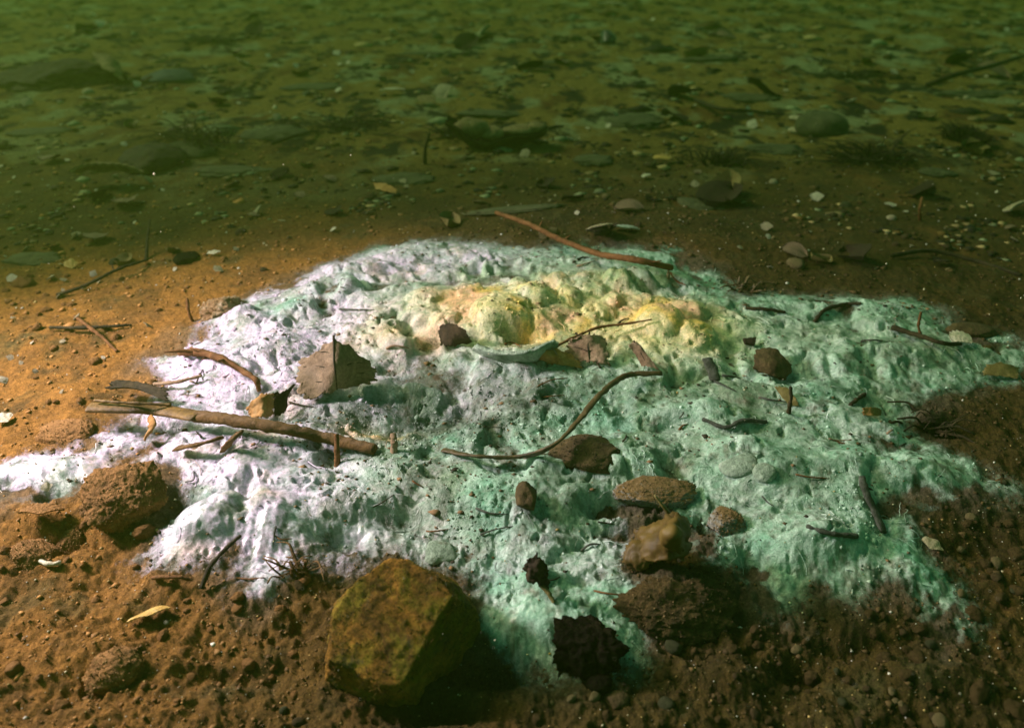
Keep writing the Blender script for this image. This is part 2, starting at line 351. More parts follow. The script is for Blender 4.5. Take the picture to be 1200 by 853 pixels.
M = {}
M['mud'] = mud_mat(); M['film'] = film_mat(); M['grain'] = plain_attr('grain', .5); M['crumb'] = plain_attr('crumb', .75)
def algal():
    t = NT('algal rock'); a = t.noise(17, 6, .7, .8); b = t.noise(30, 6, .7, .5); f = t.noise(160, 5, .75)
    c = t.ramp(a, [(.30, (.040, .026, .008)), (.44, (.21, .105, .016)), (.56, (.45, .21, .030)), (.70, (.55, .30, .06))])
    c = t.mix(t.ramp(b, [(.46, v3(0)), (.60, v3(.9))]), c, (.26, .21, .018)); c = t.mix(t.ramp(t.noise(44, 5, .7), [(.58, v3(0)), (.70, v3(.8))]), c, (.09, .085, .05))
    c = t.mix(.9, c, t.ramp(f, [(.28, v3(.35)), (.5, v3(1)), (.72, v3(1.6))]), 'MULTIPLY'); t.l(c, t.b.inputs['Base Color'])
    n = t.bump(t.noise(60, 8, .8, .4), .007); n = t.bump(t.noise(330, 4, .75), .0022, 1, n); t.l(n, t.b.inputs['Normal']); return t.m
M['rock'] = algal()
M['mudrock'] = surf('mud-caked stone', (.15, .075, .024), (.30, .145, .042), (.46, .235, .075), 34, .45, (.36, .18, .06), bump=.0026, bscale=110)
M['siltrock'] = surf('silt-topped stone', (.13, .13, .115), (.26, .26, .235), (.42, .42, .40), 40, .62, (.20, .125, .050), bump=.0018, bscale=110)
M['filmrock'] = surf('film-coated stone', (.20, .27, .20), (.40, .52, .40), (.58, .66, .56), 46, .15, (.16, .13, .08), bump=.0026, bscale=130)
M['yellow'] = surf('yellow film lump', (.46, .36, .13), (.66, .56, .28), (.75, .70, .52), 34, .1, (.30, .30, .12), bump=.0012, bscale=90)
M['pinkball'] = surf('pink film lump', (.60, .42, .24), (.74, .58, .42), (.80, .72, .62), 40, 0, bump=.0010, bscale=120)
M['black'] = surf('peat', (.004, .0034, .0026), (.010, .0075, .005), (.028, .020, .011), 60, 0, (.06, .045, .02), bump=.003, bscale=120, spec=.04)
M['wood'] = surf('wet wood', (.065, .034, .010), (.16, .085, .020), (.28, .16, .040), 55, 0, rough=.5, spec=.4, bump=.0008, sc=(1, 1, 1))
M['silted_wood'] = surf('silted wood', (.070, .036, .012), (.16, .085, .028), (.26, .15, .055), 60, .35, (.20, .12, .065), bump=.0014)
M['redtwig'] = surf('red twig', (.075, .030, .010), (.16, .068, .022), (.24, .115, .045), 70, .15, bump=.0006)
M['darkwood'] = surf('dark wood', (.014, .010, .005), (.034, .024, .011), (.070, .048, .020), 50, .2, (.07, .05, .025), bump=.001)
M['blade'] = surf('eelgrass', (.035, .024, .010), (.085, .055, .020), (.15, .10, .045), 80, .12, rough=.45, spec=.4, bump=.0004)
M['greyblade'] = surf('grey blade', (.026, .028, .022), (.062, .066, .054), (.13, .135, .115), 80, .1, (.2, .2, .2), bump=.0006)
M['leaf'] = surf('brown leaf', (.12, .080, .048), (.23, .155, .095), (.36, .25, .155), 45, .12, (.24, .175, .115), rough=.6, bump=.0007)
M['leafdark'] = surf('dark leaf', (.014, .009, .005), (.038, .024, .012), (.075, .048, .024), 50, .15, bump=.0008)
M['leaforange'] = surf('orange leaf', (.22, .10, .030), (.40, .21, .070), (.52, .33, .15), 45, .1, (.40, .30, .14), bump=.0006)
M['leafpink'] = surf('pinkish leaf', (.16, .095, .055), (.30, .20, .125), (.42, .31, .21), 50, .1, (.30, .26, .14), bump=.0006)
M['leaftan'] = surf('tan leaf', (.11, .085, .025), (.19, .15, .050), (.28, .22, .09), 50, .1, rough=.5, bump=.0004)
M['rib'] = surf('leaf rib', (.012, .009, .006), (.028, .020, .012), (.055, .040, .022), 80, 0, bump=.0003)
M['shell'] = surf('worn shell', (.22, .18, .10), (.40, .34, .21), (.55, .50, .36), 60, .1, rough=.55, bump=.0006)
M['bone'] = surf('white shell', (.42, .38, .27), (.60, .55, .40), (.72, .68, .54), 60, 0, rough=.5, bump=.0005)
M['yshell'] = surf('yellow shell chip', (.42, .25, .06), (.60, .40, .12), (.70, .54, .26), 60, 0, rough=.5, bump=.0004)
M['mussel'] = surf('dark shell', (.012, .012, .013), (.032, .032, .032), (.080, .076, .068), 60, .15, rough=.35, spec=.5, bump=.0005)
M['greenstone'] = surf('silted flat stone', (.040, .042, .018), (.068, .070, .030), (.105, .108, .050), 22, .3, (.095, .095, .048), bump=.0014, bscale=70)
M['brownstone'] = surf('brown stone', (.040, .026, .011), (.085, .056, .022), (.15, .098, .042), 38, .25, bump=.0016, bscale=90)
M['clod'] = surf('mud clod', (.050, .033, .011), (.095, .060, .019), (.15, .095, .032), 40, .2, (.10, .066, .025), bump=.0026, bscale=130)
M['weed'] = surf('dark weed', (.010, .007, .004), (.028, .018, .009), (.055, .036, .016), 60, .1, bump=.0004)
M['tanpiece'] = surf('tan debris', (.13, .10, .045), (.22, .17, .075), (.33, .26, .12), 45, .15, bump=.0010)
def slime():
    t = NT('slimy seaweed'); a = t.noise(38, 5, .6, .5)
    t.l(t.ramp(a, [(.3, (.075, .042, .008)), (.5, (.17, .100, .018)), (.7, (.27, .17, .04))]), t.b.inputs['Base Color'])
    t.b.inputs['Roughness'].default_value = .6; t.b.inputs['Specular IOR Level'].default_value = .25
    t.b.inputs['Transmission Weight'].default_value = .35
    t.l(t.bump(t.noise(50, 4, .5), .0008), t.b.inputs['Normal']); return t.m
M['slime'] = slime()

# ------------------------------------------------------------------ the seabed: one sheet out past where the water swallows it
def polar(r, th):
    R, T = np.meshgrid(r, th, indexing='ij'); return R*np.sin(T), R*np.cos(T)
LOOK = {}
def Hlook(x, y):                           # quick height of whatever lies on top, read back from the seabed's own vertices
    r, th, h = LOOK['r'], LOOK['th'], LOOK['h']
    u = np.clip(np.interp(np.hypot(x, y), r, np.arange(len(r))), 0, len(r)-1.001); v = np.clip(np.interp(np.arctan2(x, y), th, np.arange(len(th))), 0, len(th)-1.001)
    i = u.astype(int); j = v.astype(int); u = u-i; v = v-j
    return (h[i, j]*(1-v)+h[i, j+1]*v)*(1-u)+(h[i+1, j]*(1-v)+h[i+1, j+1]*v)*u
def seabed():
    r = np.concatenate([[.02, .08, .14, .20], np.geomspace(.26, 3.2, 660), np.geomspace(3.25, 30, 150)])
    th = np.concatenate([np.linspace(-math.pi, -.86, 50)[:-1], np.linspace(-.86, .86, 700), np.linspace(.86, math.pi, 50)[1:-1]])
    X, Y = polar(r, th); x, y = X.ravel(), Y.ravel()
    z = Hground(x, y); m, t = matsurf(x, y)
    LOOK.update(r=r, th=th, h=np.where(t > -.004, np.maximum(m, z), z).reshape(len(r), len(th)))
    z = np.where(t > .001, np.minimum(z, m-.0008), z)          # mud stays under the mat where that is whole
    # mud colours: silt on the left brightened to orange, torch light put into it, black-brown organic mud in front and to the right, olive silt far out
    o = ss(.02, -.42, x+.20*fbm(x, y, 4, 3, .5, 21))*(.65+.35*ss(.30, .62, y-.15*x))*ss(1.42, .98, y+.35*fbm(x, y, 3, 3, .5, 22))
    far = ss(1.30, 2.0, y+.3*fbm(x, y, 2, 3, .5, 23))
    c = np.stack([np.full_like(x, .074), np.full_like(x, .049), np.full_like(x, .011)], 1)
    def lay(c, k, col): return c+(np.array(col)-c)*np.clip(k, 0, 1)[:, None]
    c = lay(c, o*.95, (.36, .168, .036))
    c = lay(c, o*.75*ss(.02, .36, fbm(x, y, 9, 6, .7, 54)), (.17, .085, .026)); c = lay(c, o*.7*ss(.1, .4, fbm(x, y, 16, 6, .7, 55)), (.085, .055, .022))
    c = lay(c, far, (.21, .150, .036))
    c = lay(c, far*ss(.05, .3, fbm(x, y*.7, 7, 5, .65, 30)), (.12, .060, .014))
    pat = fbm(x, y*.7, 5.0, 5, .62, 24)
    c = lay(c, far*ss(.04, .26, pat), (.24, .26, .13))                          # pale olive silt drifts
    c = lay(c, (.25+.75*far)*(1-o)*ss(.05, .22, fbm(x, y*.7, 8, 5, .68, 25)), (.016, .012, .005))     # dark litter
    c = lay(c, (1-far)*(1-o)*.8*ss(.12, .4, fbm(x, y, 9, 4, .6, 26)), (.050, .038, .012))
    c = lay(c, (1-far)*.8*ss(.1, .4, fbm(x, y, 7, 5, .65, 27)), (.165, .085, .022))
    c = lay(c, (1-far)*.6*ss(.12, .4, fbm(x, y, 11, 5, .65, 20)), (.075, .072, .026))
    c = lay(c, .8*np.clip(spot(x, y, 590, 790, 70, 40)+spot(x, y, 500, 850, 60, 25)+spot(x, y, 700, 790, 60, 30), 0, 1), (.030, .022, .009))  # the rock's shadow and shaded pits, painted into the mud colour
    s = sd(x, y); c = lay(c, .55*ss(-.035, .012, s+.03*fbm(x, y, 20, 3, .6, 28)), (.16, .135, .10))   # film-dusted rim
    c *= (1+.35*fbm(x, y, 30, 4, .6, 29))[:, None]
    nc = len(th); F = gridF(len(r), nc, True)
    F = F[:, ::-1]
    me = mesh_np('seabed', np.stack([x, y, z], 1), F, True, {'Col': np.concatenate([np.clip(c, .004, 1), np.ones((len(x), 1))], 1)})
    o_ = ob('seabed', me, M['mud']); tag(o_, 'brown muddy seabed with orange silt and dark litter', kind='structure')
seabed()

# ------------------------------------------------------------------ the bacterial mat
def film_color(x, y):
    c = np.empty((len(x), 3)); c[:] = (.62, .76, .68)
    def lay(c, k, col): return c+(np.array(col)-c)*np.clip(k, 0, 1)[:, None]
    n = fbm(x, y, 12, 4, .6, 31); n_ = fbm(x, y, 26, 4, .6, 32)
    c = lay(c, ss(.0, .4, n), (.32, .60, .46))                                     # greener tufts
    c = lay(c, .8*ss(.1, .45, -n), (.70, .74, .70))                                 # chalky white
    c = lay(c, .75*ss(.15, .45, n_), (.36, .42, .35))                               # thin dirty film
    g = spot(x, y, 520, 480, 110, 40)+spot(x, y, 700, 560, 60, 22)*.5
    c = lay(c, .7*g*(1+n_), (.28, .29, .27))                                       # grey granular hollow
    c = lay(c, .75*ss(.05, .42, fbm(x, y, 6, 5, .7, 36)), (.30, .34, .22))                # olive dusting
    c = lay(c, .8*ss(.22, .5, fbm(x, y, 19, 5, .7, 37)), (.20, .16, .10))                 # brown detritus
    c = lay(c, .7*(spot(x, y, 735, 340, 70, 20)+spot(x, y, 850, 400, 50, 36)+spot(x, y, 560, 325, 90, 18)), (.44, .64, .34))
    c = lay(c, .5*spot(x, y, 980, 400, 120, 40), (.56, .56, .40))
    c = lay(c, .8*(spot(x, y, 610, 730, 50, 40)+spot(x, y, 425, 620, 40, 22)), (.32, .56, .46))    # smooth teal veil in front
    c = lay(c, .5*spot(x, y, 1100, 420, 60, 40), (.40, .36, .22))
    c = lay(c, .75*ss(.02, .35, fbm(x, y, 17, 5, .7, 46)), (.88, .88, .90))                # white froth
    c = lay(c, .8*ss(.06, .36, fbm(x, y, 8, 6, .72, 49)), (.34, .40, .29)); c = lay(c, .85*ss(.16, .42, fbm(x, y, 23, 5, .72, 50)), (.17, .15, .10))      # stains and silt caught in the slime
    c = c*np.array([.68, .77, .71])  # dimmer green tone of the right, its weaker light put into the colour
    lil = ss(.08, -.36, x+.45*fbm(x, y, 7, 5, .68, 47)+.08*n)*np.clip(1.12-1.3*np.maximum(0, n), 0, 1)
    c = lay(c, .95*lil, (.82, .65, .90))                                            # lilac-white growth on the left, brightened with torch light put into its colour
    c = lay(c, .75*lil*ss(.06, .36, n_), (.42, .44, .36)); c = lay(c, .7*lil*ss(.1, .35, fbm(x, y, 14, 5, .7, 48)), (.62, .46, .38))
    hol = np.clip(1.5*spot(x, y, 500, 490, 150, 56)+.9*spot(x, y, 430, 500, 60, 26)+.7*spot(x, y, 640, 480, 80, 34)+.8*spot(x, y, 450, 612, 60, 24)+.6*spot(x, y, 560, 610, 90, 30)+.6*spot(x, y, 330, 492, 50, 20), 0, 1); hn = fbm(x, y, 30, 5, .75, 56)
    c = lay(c, hol*ss(-.45, .15, hn), (.105, .14, .11)); c = lay(c, .8*hol*ss(.12, .4, fbm(x, y, 12, 5, .7, 57)), (.13, .10, .065)); c = lay(c, .6*hol*ss(.2, .5, -hn), (.74, .78, .76))
    c = lay(c, .85*ss(.12, .36, fbm(x, y, 34, 5, .75, 58)), (.10, .13, .085)); c = lay(c, .75*ss(.08, .34, fbm(x, y, 10, 6, .75, 59)), (.17, .25, .18))
    yl = np.clip(1.6*spot(x, y, 625, 374, 170, 52)+1.4*spot(x, y, 785, 398, 85, 44)+.8*spot(x, y, 440, 508, 42, 15)+.6*spot(x, y, 470, 405, 50, 18), 0, 1); a = fbm(x, y, 15, 4, .6, 33); b = fbm(x, y, 11, 4, .6, 39)
    c = lay(c, yl*np.clip(.95-.8*np.maximum(0, n_), 0, 1), (.86, .68, .34))          # cream and sulphur yellow folds
    c = lay(c, .9*yl*ss(.0, .3, a), (.88, .56, .14)); c = lay(c, .9*yl*ss(.0, .3, b), (.86, .48, .30)); c = lay(c, .4*yl*ss(.1, .4, -a), (.52, .66, .32)); c = lay(c, .5*yl*ss(.2, .4, -b), (.84, .78, .66))
    c = lay(c, .5*np.clip(spot(x, y, 400, 420, 26, 14)+spot(x, y, 310, 520, 30, 10)+spot(x, y, 230, 655, 40, 14)+spot(x, y, 320, 600, 20, 10), 0, 1), (.70, .42, .32))
    return np.clip(c*(1+.30*fbm(x, y, 60, 3, .6, 34))[:, None], .02, .92)
def mat_sheet():
    r = np.geomspace(.36, 1.95, 640); th = np.linspace(-.82, .72, 760)
    X, Y = polar(r, th); x, y = X.ravel(), Y.ravel(); z, t = matsurf(x, y)
    keep = (t > -.0035)
    F = gridF(len(r), len(th))[:, ::-1]; F = F[keep[F].all(1)]
    used = np.unique(F); idx = np.full(len(x), -1); idx[used] = np.arange(len(used)); F = idx[F]
    x, y, z, t = x[used], y[used], z[used], t[used]
    c = film_color(x, y)
    mainmask = sdf(x, y, STRW)+.012 > sdf(x, y, MATW)      # which of the two patches a vertex belongs to
    veil = ss(-.0032, .0042, t)
    for nm, mk, lab in (('bacterial_mat', ~mainmask, 'wide lumpy white and green bacterial mat spread over the mud'),
                        ('bacterial_mat', mainmask, 'narrow bright white bacterial streak beside the orange mud-caked stone')):
        G = F[mk[F].all(1)] if nm and mk is mainmask else F[~mainmask[F].all(1)]
        if len(G) == 0: continue
        us = np.unique(G); ix = np.full(len(x), -1); ix[us] = np.arange(len(us))
        me = mesh_np(nm, np.stack([x, y, z], 1)[us], ix[G], True, {'Col': np.concatenate([c, veil[:, None]], 1)[us], 'Smooth': np.repeat(smoothness(x, y)[:, None], 4, 1)[us]})
        o = ob(nm, me, M['film']); tag(o, lab, 'bacterial mat', kind='stuff')
mat_sheet()

# loose crumbs and hair-like filaments standing on the mat
_ico_v = np.array([(1,0,0),(-1,0,0),(0,1,0),(0,-1,0),(0,0,1),(0,0,-1)], float)
_ico_f = np.array([(0,2,4),(2,1,4),(1,3,4),(3,0,4),(2,0,5),(1,2,5),(3,1,5),(0,3,5)])
def bits(name, x, y, z, size, col, mat, label, flat=1., cat=None):
    n = len(x); V = _ico_v[None]*RNG.uniform(.55, 1.35, (n, 6, 3)); a = RNG.uniform(0, 6.28, n); ca, sa = np.cos(a), np.sin(a)
    V = np.stack([V[..., 0]*ca[:, None]-V[..., 1]*sa[:, None], V[..., 0]*sa[:, None]+V[..., 1]*ca[:, None], V[..., 2]*flat], -1)*size[:, None, None]
    V += np.stack([x, y, z], 1)[:, None]
    F = (_ico_f[None]+(np.arange(n)*6)[:, None, None]).reshape(-1, 3)
    C = np.repeat(np.concatenate([col, np.ones((n, 1))], 1), 6, 0)
    o = ob(name, mesh_np(name, V.reshape(-1, 3), F, True, {'Col': C}), mat); tag(o, label, cat, kind='stuff'); return o
def sample_mat(n, bias=None, tmin=0.):
    x = RNG.uniform(_mx[0], _mx[1], n*4); y = RNG.uniform(_mx[2], _mx[3], n*4)
    z, t = matsurf(x, y); k = t > tmin
    if bias is not None: k &= RNG.uniform(0, 1, len(x)) < bias(x, y)
    x, y, z = x[k][:n], y[k][:n], z[k][:n]; return x, y, z
x, y, z = sample_mat(15000, lambda x, y: np.clip(.04+.9*spot(x, y, 540, 500, 170, 60)+.4*spot(x, y, 560, 620, 120, 50)+.5*ss(.15, .4, fbm(x, y, 10, 3, .6, 41)), 0, 1))
bits('mat_crumbs', x, y, z, RNG.lognormal(math.log(.0011), .45, len(x)), np.clip(film_color(x, y)*RNG.uniform(.55, 1.45, (len(x), 1)), .02, .86), M['crumb'],
     'white and grey crumbs of bacterial scum dotting the mat', .8, 'crumbs')
def filaments():
    x, y, z = sample_mat(2000, lambda x, y: np.clip(.1+.7*ss(.0, .35, fbm(x, y, 8, 3, .6, 42)), 0, 1)); n = len(x); k = 6
    a = RNG.normal(-.35, .9, n); L = RNG.lognormal(math.log(.013), .45, n); P = np.zeros((n, k, 3)); P[:, 0] = np.stack([x, y, z], 1)
    for i in range(1, k):
        a = a+RNG.normal(0, .42, n); P[:, i, 0] = P[:, i-1, 0]+np.cos(a)*L/k; P[:, i, 1] = P[:, i-1, 1]+np.sin(a)*L/k
    zz, _ = matsurf(P[..., 0].ravel(), P[..., 1].ravel()); P[..., 2] = zz.reshape(n, k)+.0004+.0016*np.abs(RNG.normal(size=(n, 1)))*np.sin(np.linspace(.1, 3.0, k))
    d = np.gradient(P, axis=1); sd_ = np.stack([-d[..., 1], d[..., 0], 0*d[..., 0]], -1); sd_ /= np.linalg.norm(sd_, axis=-1, keepdims=True)+1e-9
    rad = (RNG.lognormal(math.log(.00036), .35, n)[:, None]*np.linspace(1, .5, k))[..., None]
    ring = np.stack([P+sd_*rad, P+np.array([0, 0, 1])*rad, P-sd_*rad, P-np.array([0, 0, 1])*rad], 2).reshape(n, k*4, 3)
    f = gridF(k, 4, True); F = (f[None]+(np.arange(n)*k*4)[:, None, None]).reshape(-1, 4)
    C = np.repeat(np.concatenate([np.clip(film_color(x, y)*RNG.uniform(.7, 1.4, (n, 1)), .02, .88), np.ones((n, 1))], 1), k*4, 0)
    o = ob('mat_filaments', mesh_np('mat_filaments', ring.reshape(-1, 3), F, True, {'Col': C}), M['crumb'])
    tag(o, 'fine pale bacterial threads straggling over the mat', 'filaments', kind='stuff')
filaments()

x, y, z = sample_mat(3600, lambda x, y: np.clip(.12+.9*ss(.0, .35, fbm(x, y, 7, 4, .6, 44)), 0, 1), -.001)
bits('detritus_flecks', x, y, z+.0004, RNG.lognormal(math.log(.0012), .55, len(x)), np.array([(.10, .065, .03), (.04, .03, .018), (.14, .10, .05), (.20, .12, .06)])[RNG.integers(0, 4, len(x))]*RNG.uniform(.6, 1.4, (len(x), 1)), M['crumb'],
     'brown and black plant flecks peppering the mat', .25, 'flecks')

# ------------------------------------------------------------------ builders for the things
_hz = {}
def at(px, py, dz=0.): return Vector(hit(px, py, Hlook, dz)[0])
def ats(P): q = np.array(P, float); return hit(q[:, 0], q[:, 1], Hlook, q[:, 2] if q.shape[1] > 2 else 0.)
def normal(p, e=.01):
    x = np.array([p[0]-e, p[0]+e, p[0], p[0]]); y = np.array([p[1], p[1], p[1]-e, p[1]+e]); h = Hmid(x, y)
    return Vector(((h[0]-h[1])/(2*e), (h[2]-h[3])/(2*e), 1)).normalized()
def mpp(p): return math.hypot(math.hypot(p[0], p[1]), HC-p[2])/FPX
def catmull(P, n):
    P = np.asarray(P, float); Q = np.concatenate([2*P[:1]-P[1:2], P, 2*P[-1:]-P[-2:-1]]); m = len(P)-1
    t = np.linspace(0, m-1e-9, n); i = t.astype(int); f = (t-i)[:, None]; a, b, c, d_ = Q[i], Q[i+1], Q[i+2], Q[i+3]
    return .5*(2*b+(c-a)*f+(2*a-5*b+4*c-d_)*f*f+(3*b-a-3*c+d_)*f**3)
def icos(sub):
    import bmesh
    bm = bmesh.new(); bmesh.ops.create_icosphere(bm, subdivisions=sub, radius=1)
    V = np.array([v.co[:] for v in bm.verts]); F = np.array([[v.index for v in f.verts] for f in bm.faces]); bm.free(); return V, F
_ICO = {}
def rock_mesh(name, dims, seed=0, sub=4, lump=.30, cuts=5, fine=.05, flatcut=.75, mat=None):
    if sub not in _ICO: _ICO[sub] = icos(sub)
    V, F = _ICO[sub]; V = V.copy(); rg = np.random.default_rng(seed)
    V *= (1+lump*fbm3(V*1.1+seed*3.7, 3))[:, None]
    for _ in range(cuts):
        n = rg.normal(size=3); n /= np.linalg.norm(n); k = rg.uniform(flatcut-.1, flatcut+.15); e = V@n-k
        V -= np.where(e > 0, e*.88, 0)[:, None]*n
    V *= (1+fine*fbm3(V*4.5+seed, 4, .6))[:, None]
    if sub >= 5: V *= (1+.45*fine*fbm3(V*13+seed*2, 3, .65))[:, None]
    V = V*np.asarray(dims)
    me = mesh_np(name, V, F, True); me.materials.append(mat); return me
def rock(name, px, py, w, h, label, cat, mat, seed=0, depth=None, rise=.5, sink=.35, sub=4, rot=0., tilt=None, group=None, **k):
    """a stone w x h photo pixels large whose visible middle is at px, py"""
    p = at(px, py+h*.35); s = mpp(p); rx = w*s/2; el = math.atan2(HC-p.z, p.y)
    rz = h*s/2*rise/ .5*.62; ry = depth if depth else max(.3*rx, min(1.3*rx, (h*s/2)/max(.3, math.sin(el))*.8))
    me = rock_mesh(name, (rx, ry, rz), seed, sub, mat=mat, **k)
    o = ob(name, me); n = normal(p); q = Vector((0, 0, 1)).rotation_difference(n)
    o.rotation_mode = 'QUATERNION'; o.rotation_quaternion = q @ Matrix.Rotation(rot, 3, 'Z').to_quaternion()
    if tilt: o.rotation_quaternion = Matrix.Rotation(tilt[0], 3, tilt[1]).to_quaternion() @ o.rotation_quaternion
    o.location = p+n*(rz*(1-2*sink)); tag(o, label, cat, group); return o
def sweep(P, wd, th, n=40, ring=8, rough_=.0, seed=0, up=(0, 0, 1), twist=0., jag=0.):
    """closed tube along points P with half width wd(t) and half thickness th(t)"""
    C = catmull(P, n); T = np.gradient(C, axis=0); T /= np.linalg.norm(T, axis=1)[:, None]+1e-12
    u = np.tile(np.asarray(up, float), (n, 1)); sd_ = np.cross(T, u); sd_ /= np.linalg.norm(sd_, axis=1)[:, None]+1e-9; u = np.cross(sd_, T)
    t = np.linspace(0, 1, n)
    if np.any(twist):
        a = (twist(t) if callable(twist) else twist*t)[:, None]; sd_, u = sd_*np.cos(a)+u*np.sin(a), u*np.cos(a)-sd_*np.sin(a)
    W = np.array([wd(q) for q in t])[:, None, None]; H = np.array([th(q) for q in t])[:, None, None]
    a = np.linspace(0, 2*math.pi, ring, endpoint=False); ca = np.sign(np.cos(a))*np.abs(np.cos(a))**.8; sa = np.sign(np.sin(a))*np.abs(np.sin(a))**.8
    V = C[:, None]+sd_[:, None]*ca[None, :, None]*W+u[:, None]*sa[None, :, None]*H
    if rough_: V = V+((fbm3(V.reshape(-1, 3)*140+seed*5, 3)).reshape(n, ring)[..., None]*rough_*(V-C[:, None])/(np.linalg.norm(V-C[:, None], axis=-1, keepdims=True)+1e-9))
    V = V.reshape(-1, 3); F = gridF(n, ring, True).tolist()
    V = np.concatenate([V, C[:1], C[-1:]]); b = n*ring
    tri = [(b, (i+1) % ring, i) for i in range(ring)]+[(b+1, (n-1)*ring+i, (n-1)*ring+(i+1) % ring) for i in range(ring)]
    F += [(p, q, r, r) for p, q, r in tri]
    return V, F
def py_mesh(name, V, F, mat, origin=(0, 0, 0), smooth=True):
    me = bpy.data.meshes.new(name); F = [tuple(dict.fromkeys(int(i) for i in f)) for f in F]
    me.from_pydata([tuple(v) for v in (np.asarray(V)-np.asarray(origin))], [], F); me.polygons.foreach_set('use_smooth', np.full(len(me.polygons), smooth)); me.update()
    me.materials.append(mat); return me
def taper(a, b, p=1.): return lambda t: a+(b-a)*t**p
def rod(name, P, w, label, cat, mat, th=None, w1=None, n=36, ring=8, rough_=.0016, shoots=0, group=None, parent=None, twist=0., seed=0, ends=.15):
    """a stem, twig or blade through photo points (px, py, height over the ground in m); w in pixels of full width"""
    Q = ats(P); s = np.mean([mpp(q) for q in Q]); w0 = w*s/2; w1 = (w1 if w1 is not None else w)*s/2
    def wf(t): return (w0+(w1-w0)*t)*(1-ends*(abs(2*t-1)**14))
    thf = (lambda t: wf(t)*.92) if th is None else (lambda t: th*(1-.3*abs(2*t-1)**12))
    if th is None: Q = Q+np.random.default_rng(int(P[0][0])).normal(0, .0011, Q.shape)*np.array([1, 1, .4])
    V, F = sweep(Q, wf, thf, n, ring, min(rough_, .8*w0), seed, twist=twist)
    og = Q[len(Q)//2]*np.array([1, 1, 1]) if parent is None else np.array(parent.location)
    o = ob(name, py_mesh(name, V, F, mat, og), None, parent)
    if parent is None: o.location = og; tag(o, label, cat, group)
    rg = np.random.default_rng(int(P[0][1]))
    for q in range(shoots):                # broken side shoots
        c = catmull(Q, 20)[int(rg.uniform(3, 17))]; dv = np.array([rg.normal(0, 1), rg.normal(0, .8), rg.uniform(.2, 1.)]); dv *= w0*rg.uniform(3, 7)/np.linalg.norm(dv)
        V, F = sweep(np.array([c, c+dv*.5+rg.normal(0, w0*.3, 3), c+dv]), taper(w0*.5, w0*.22), taper(w0*.5, w0*.22), 8, 5, w0*.2)
        ob('side_shoot', py_mesh('side_shoot', V, F, mat, og), None, o if parent is None else parent)
    return o
def sheet_mesh(ctrl, mat, name, origin, n=26, thick=.0007, crumple=.002, ragged=.0, seed=0, wear=.0, cf=60):
    """a thin curved sheet through a net of photo points (px, py, height); rows x columns"""
    R, Cn = len(ctrl), len(ctrl[0]); Q = ats([c for row in ctrl for c in row]).reshape(R, Cn, 3)
    A = np.stack([catmull(Q[i], n) for i in range(R)]); G = np.stack([catmull(A[:, j], n) for j in range(n)], 1)
    V = G.reshape(-1, 3); dx = np.gradient(G, axis=1); dy = np.gradient(G, axis=0); N = np.cross(dx, dy); N /= np.linalg.norm(N, axis=-1, keepdims=True)+1e-12; N = N.reshape(-1, 3)
    V = V+N*(crumple*fbm3(V*cf+seed*3.1, 4, .6))[:, None]
    u, v = np.meshgrid(np.linspace(-1, 1, n), np.linspace(-1, 1, n)); e = np.maximum(abs(u), abs(v)).ravel()
    # pull the border in unevenly so that the outline is torn, not cut
    ctr = V.mean(0); k = ragged*np.clip(fbm3(np.stack([u.ravel()*3.2, v.ravel()*3.2, 0*u.ravel()+seed], 1), 3, .65)+.25, 0, 1)*e**6
    V = V+(ctr-V)*k[:, None]
    F = gridF(n, n)
    if wear:
        m = fbm3(np.stack([u.ravel()*2.4+9, v.ravel()*2.4, 0*u.ravel()+seed*2.2], 1), 4, .6); F = F[(m[F] < wear).any(1)]
    W = V-N*thick
    cnt = {}
    for f in F:
        for a, b in zip(f, np.roll(f, -1)): cnt[(int(a), int(b))] = 1
    nv = len(V); FF = F.tolist()+(F[:, ::-1]+nv).tolist()
    FF += [(b, a, a+nv, b+nv) for (a, b) in cnt if (b, a) not in cnt]
    return py_mesh(name, np.concatenate([V, W]), FF, mat, origin), G
def leaf(name, ctrl, label, cat, mat, rib=None, ribmat='rib', ribw=2.2, veins=0, group=None, **k):
    og = at(*ctrl[len(ctrl)//2][len(ctrl[0])//2][:2])
    if rib is None and not veins:
        me, _ = sheet_mesh(ctrl, mat, name, og, **k); o = ob(name, me); o.location = og; return tag(o, label, cat, group)
    e = empty(name, og); me, G = sheet_mesh(ctrl, mat, 'leaf_blade', og, **k); ob('leaf_blade', me, None, e)
    n = G.shape[0]; j = int(rib*(n-1)); s = mpp(og); line = G[:, j]+np.array([0, 0, .0006])
    V, F = sweep(line[::3], taper(ribw*s/2, ribw*s/4), taper(ribw*s/2, ribw*s/4), 20, 6, .0003)
    ob('midrib', py_mesh('midrib', V, F, M[ribmat], og), None, e)
    for q in range(veins):
        i = int((q+1)/(veins+1)*(n-1)); 
        for sgn in (-1, 1):
            jj = [max(0, min(n-1, int(j+sgn*f*(n-1)*.38))) for f in (0, .33, .66, 1)]; ii = [max(0, min(n-1, int(i-f*n*.16))) for f in (0, .33, .66, 1)]
            pts = np.array([G[a, b] for a, b in zip(ii, jj)])+np.array([0, 0, .0004])
            V, F = sweep(pts, taper(ribw*s/4, ribw*s/9), taper(ribw*s/4, ribw*s/9), 10, 5)
            ob('vein', py_mesh('vein', V, F, M[ribmat], og), None, e)
    return tag(e, label, cat, group)
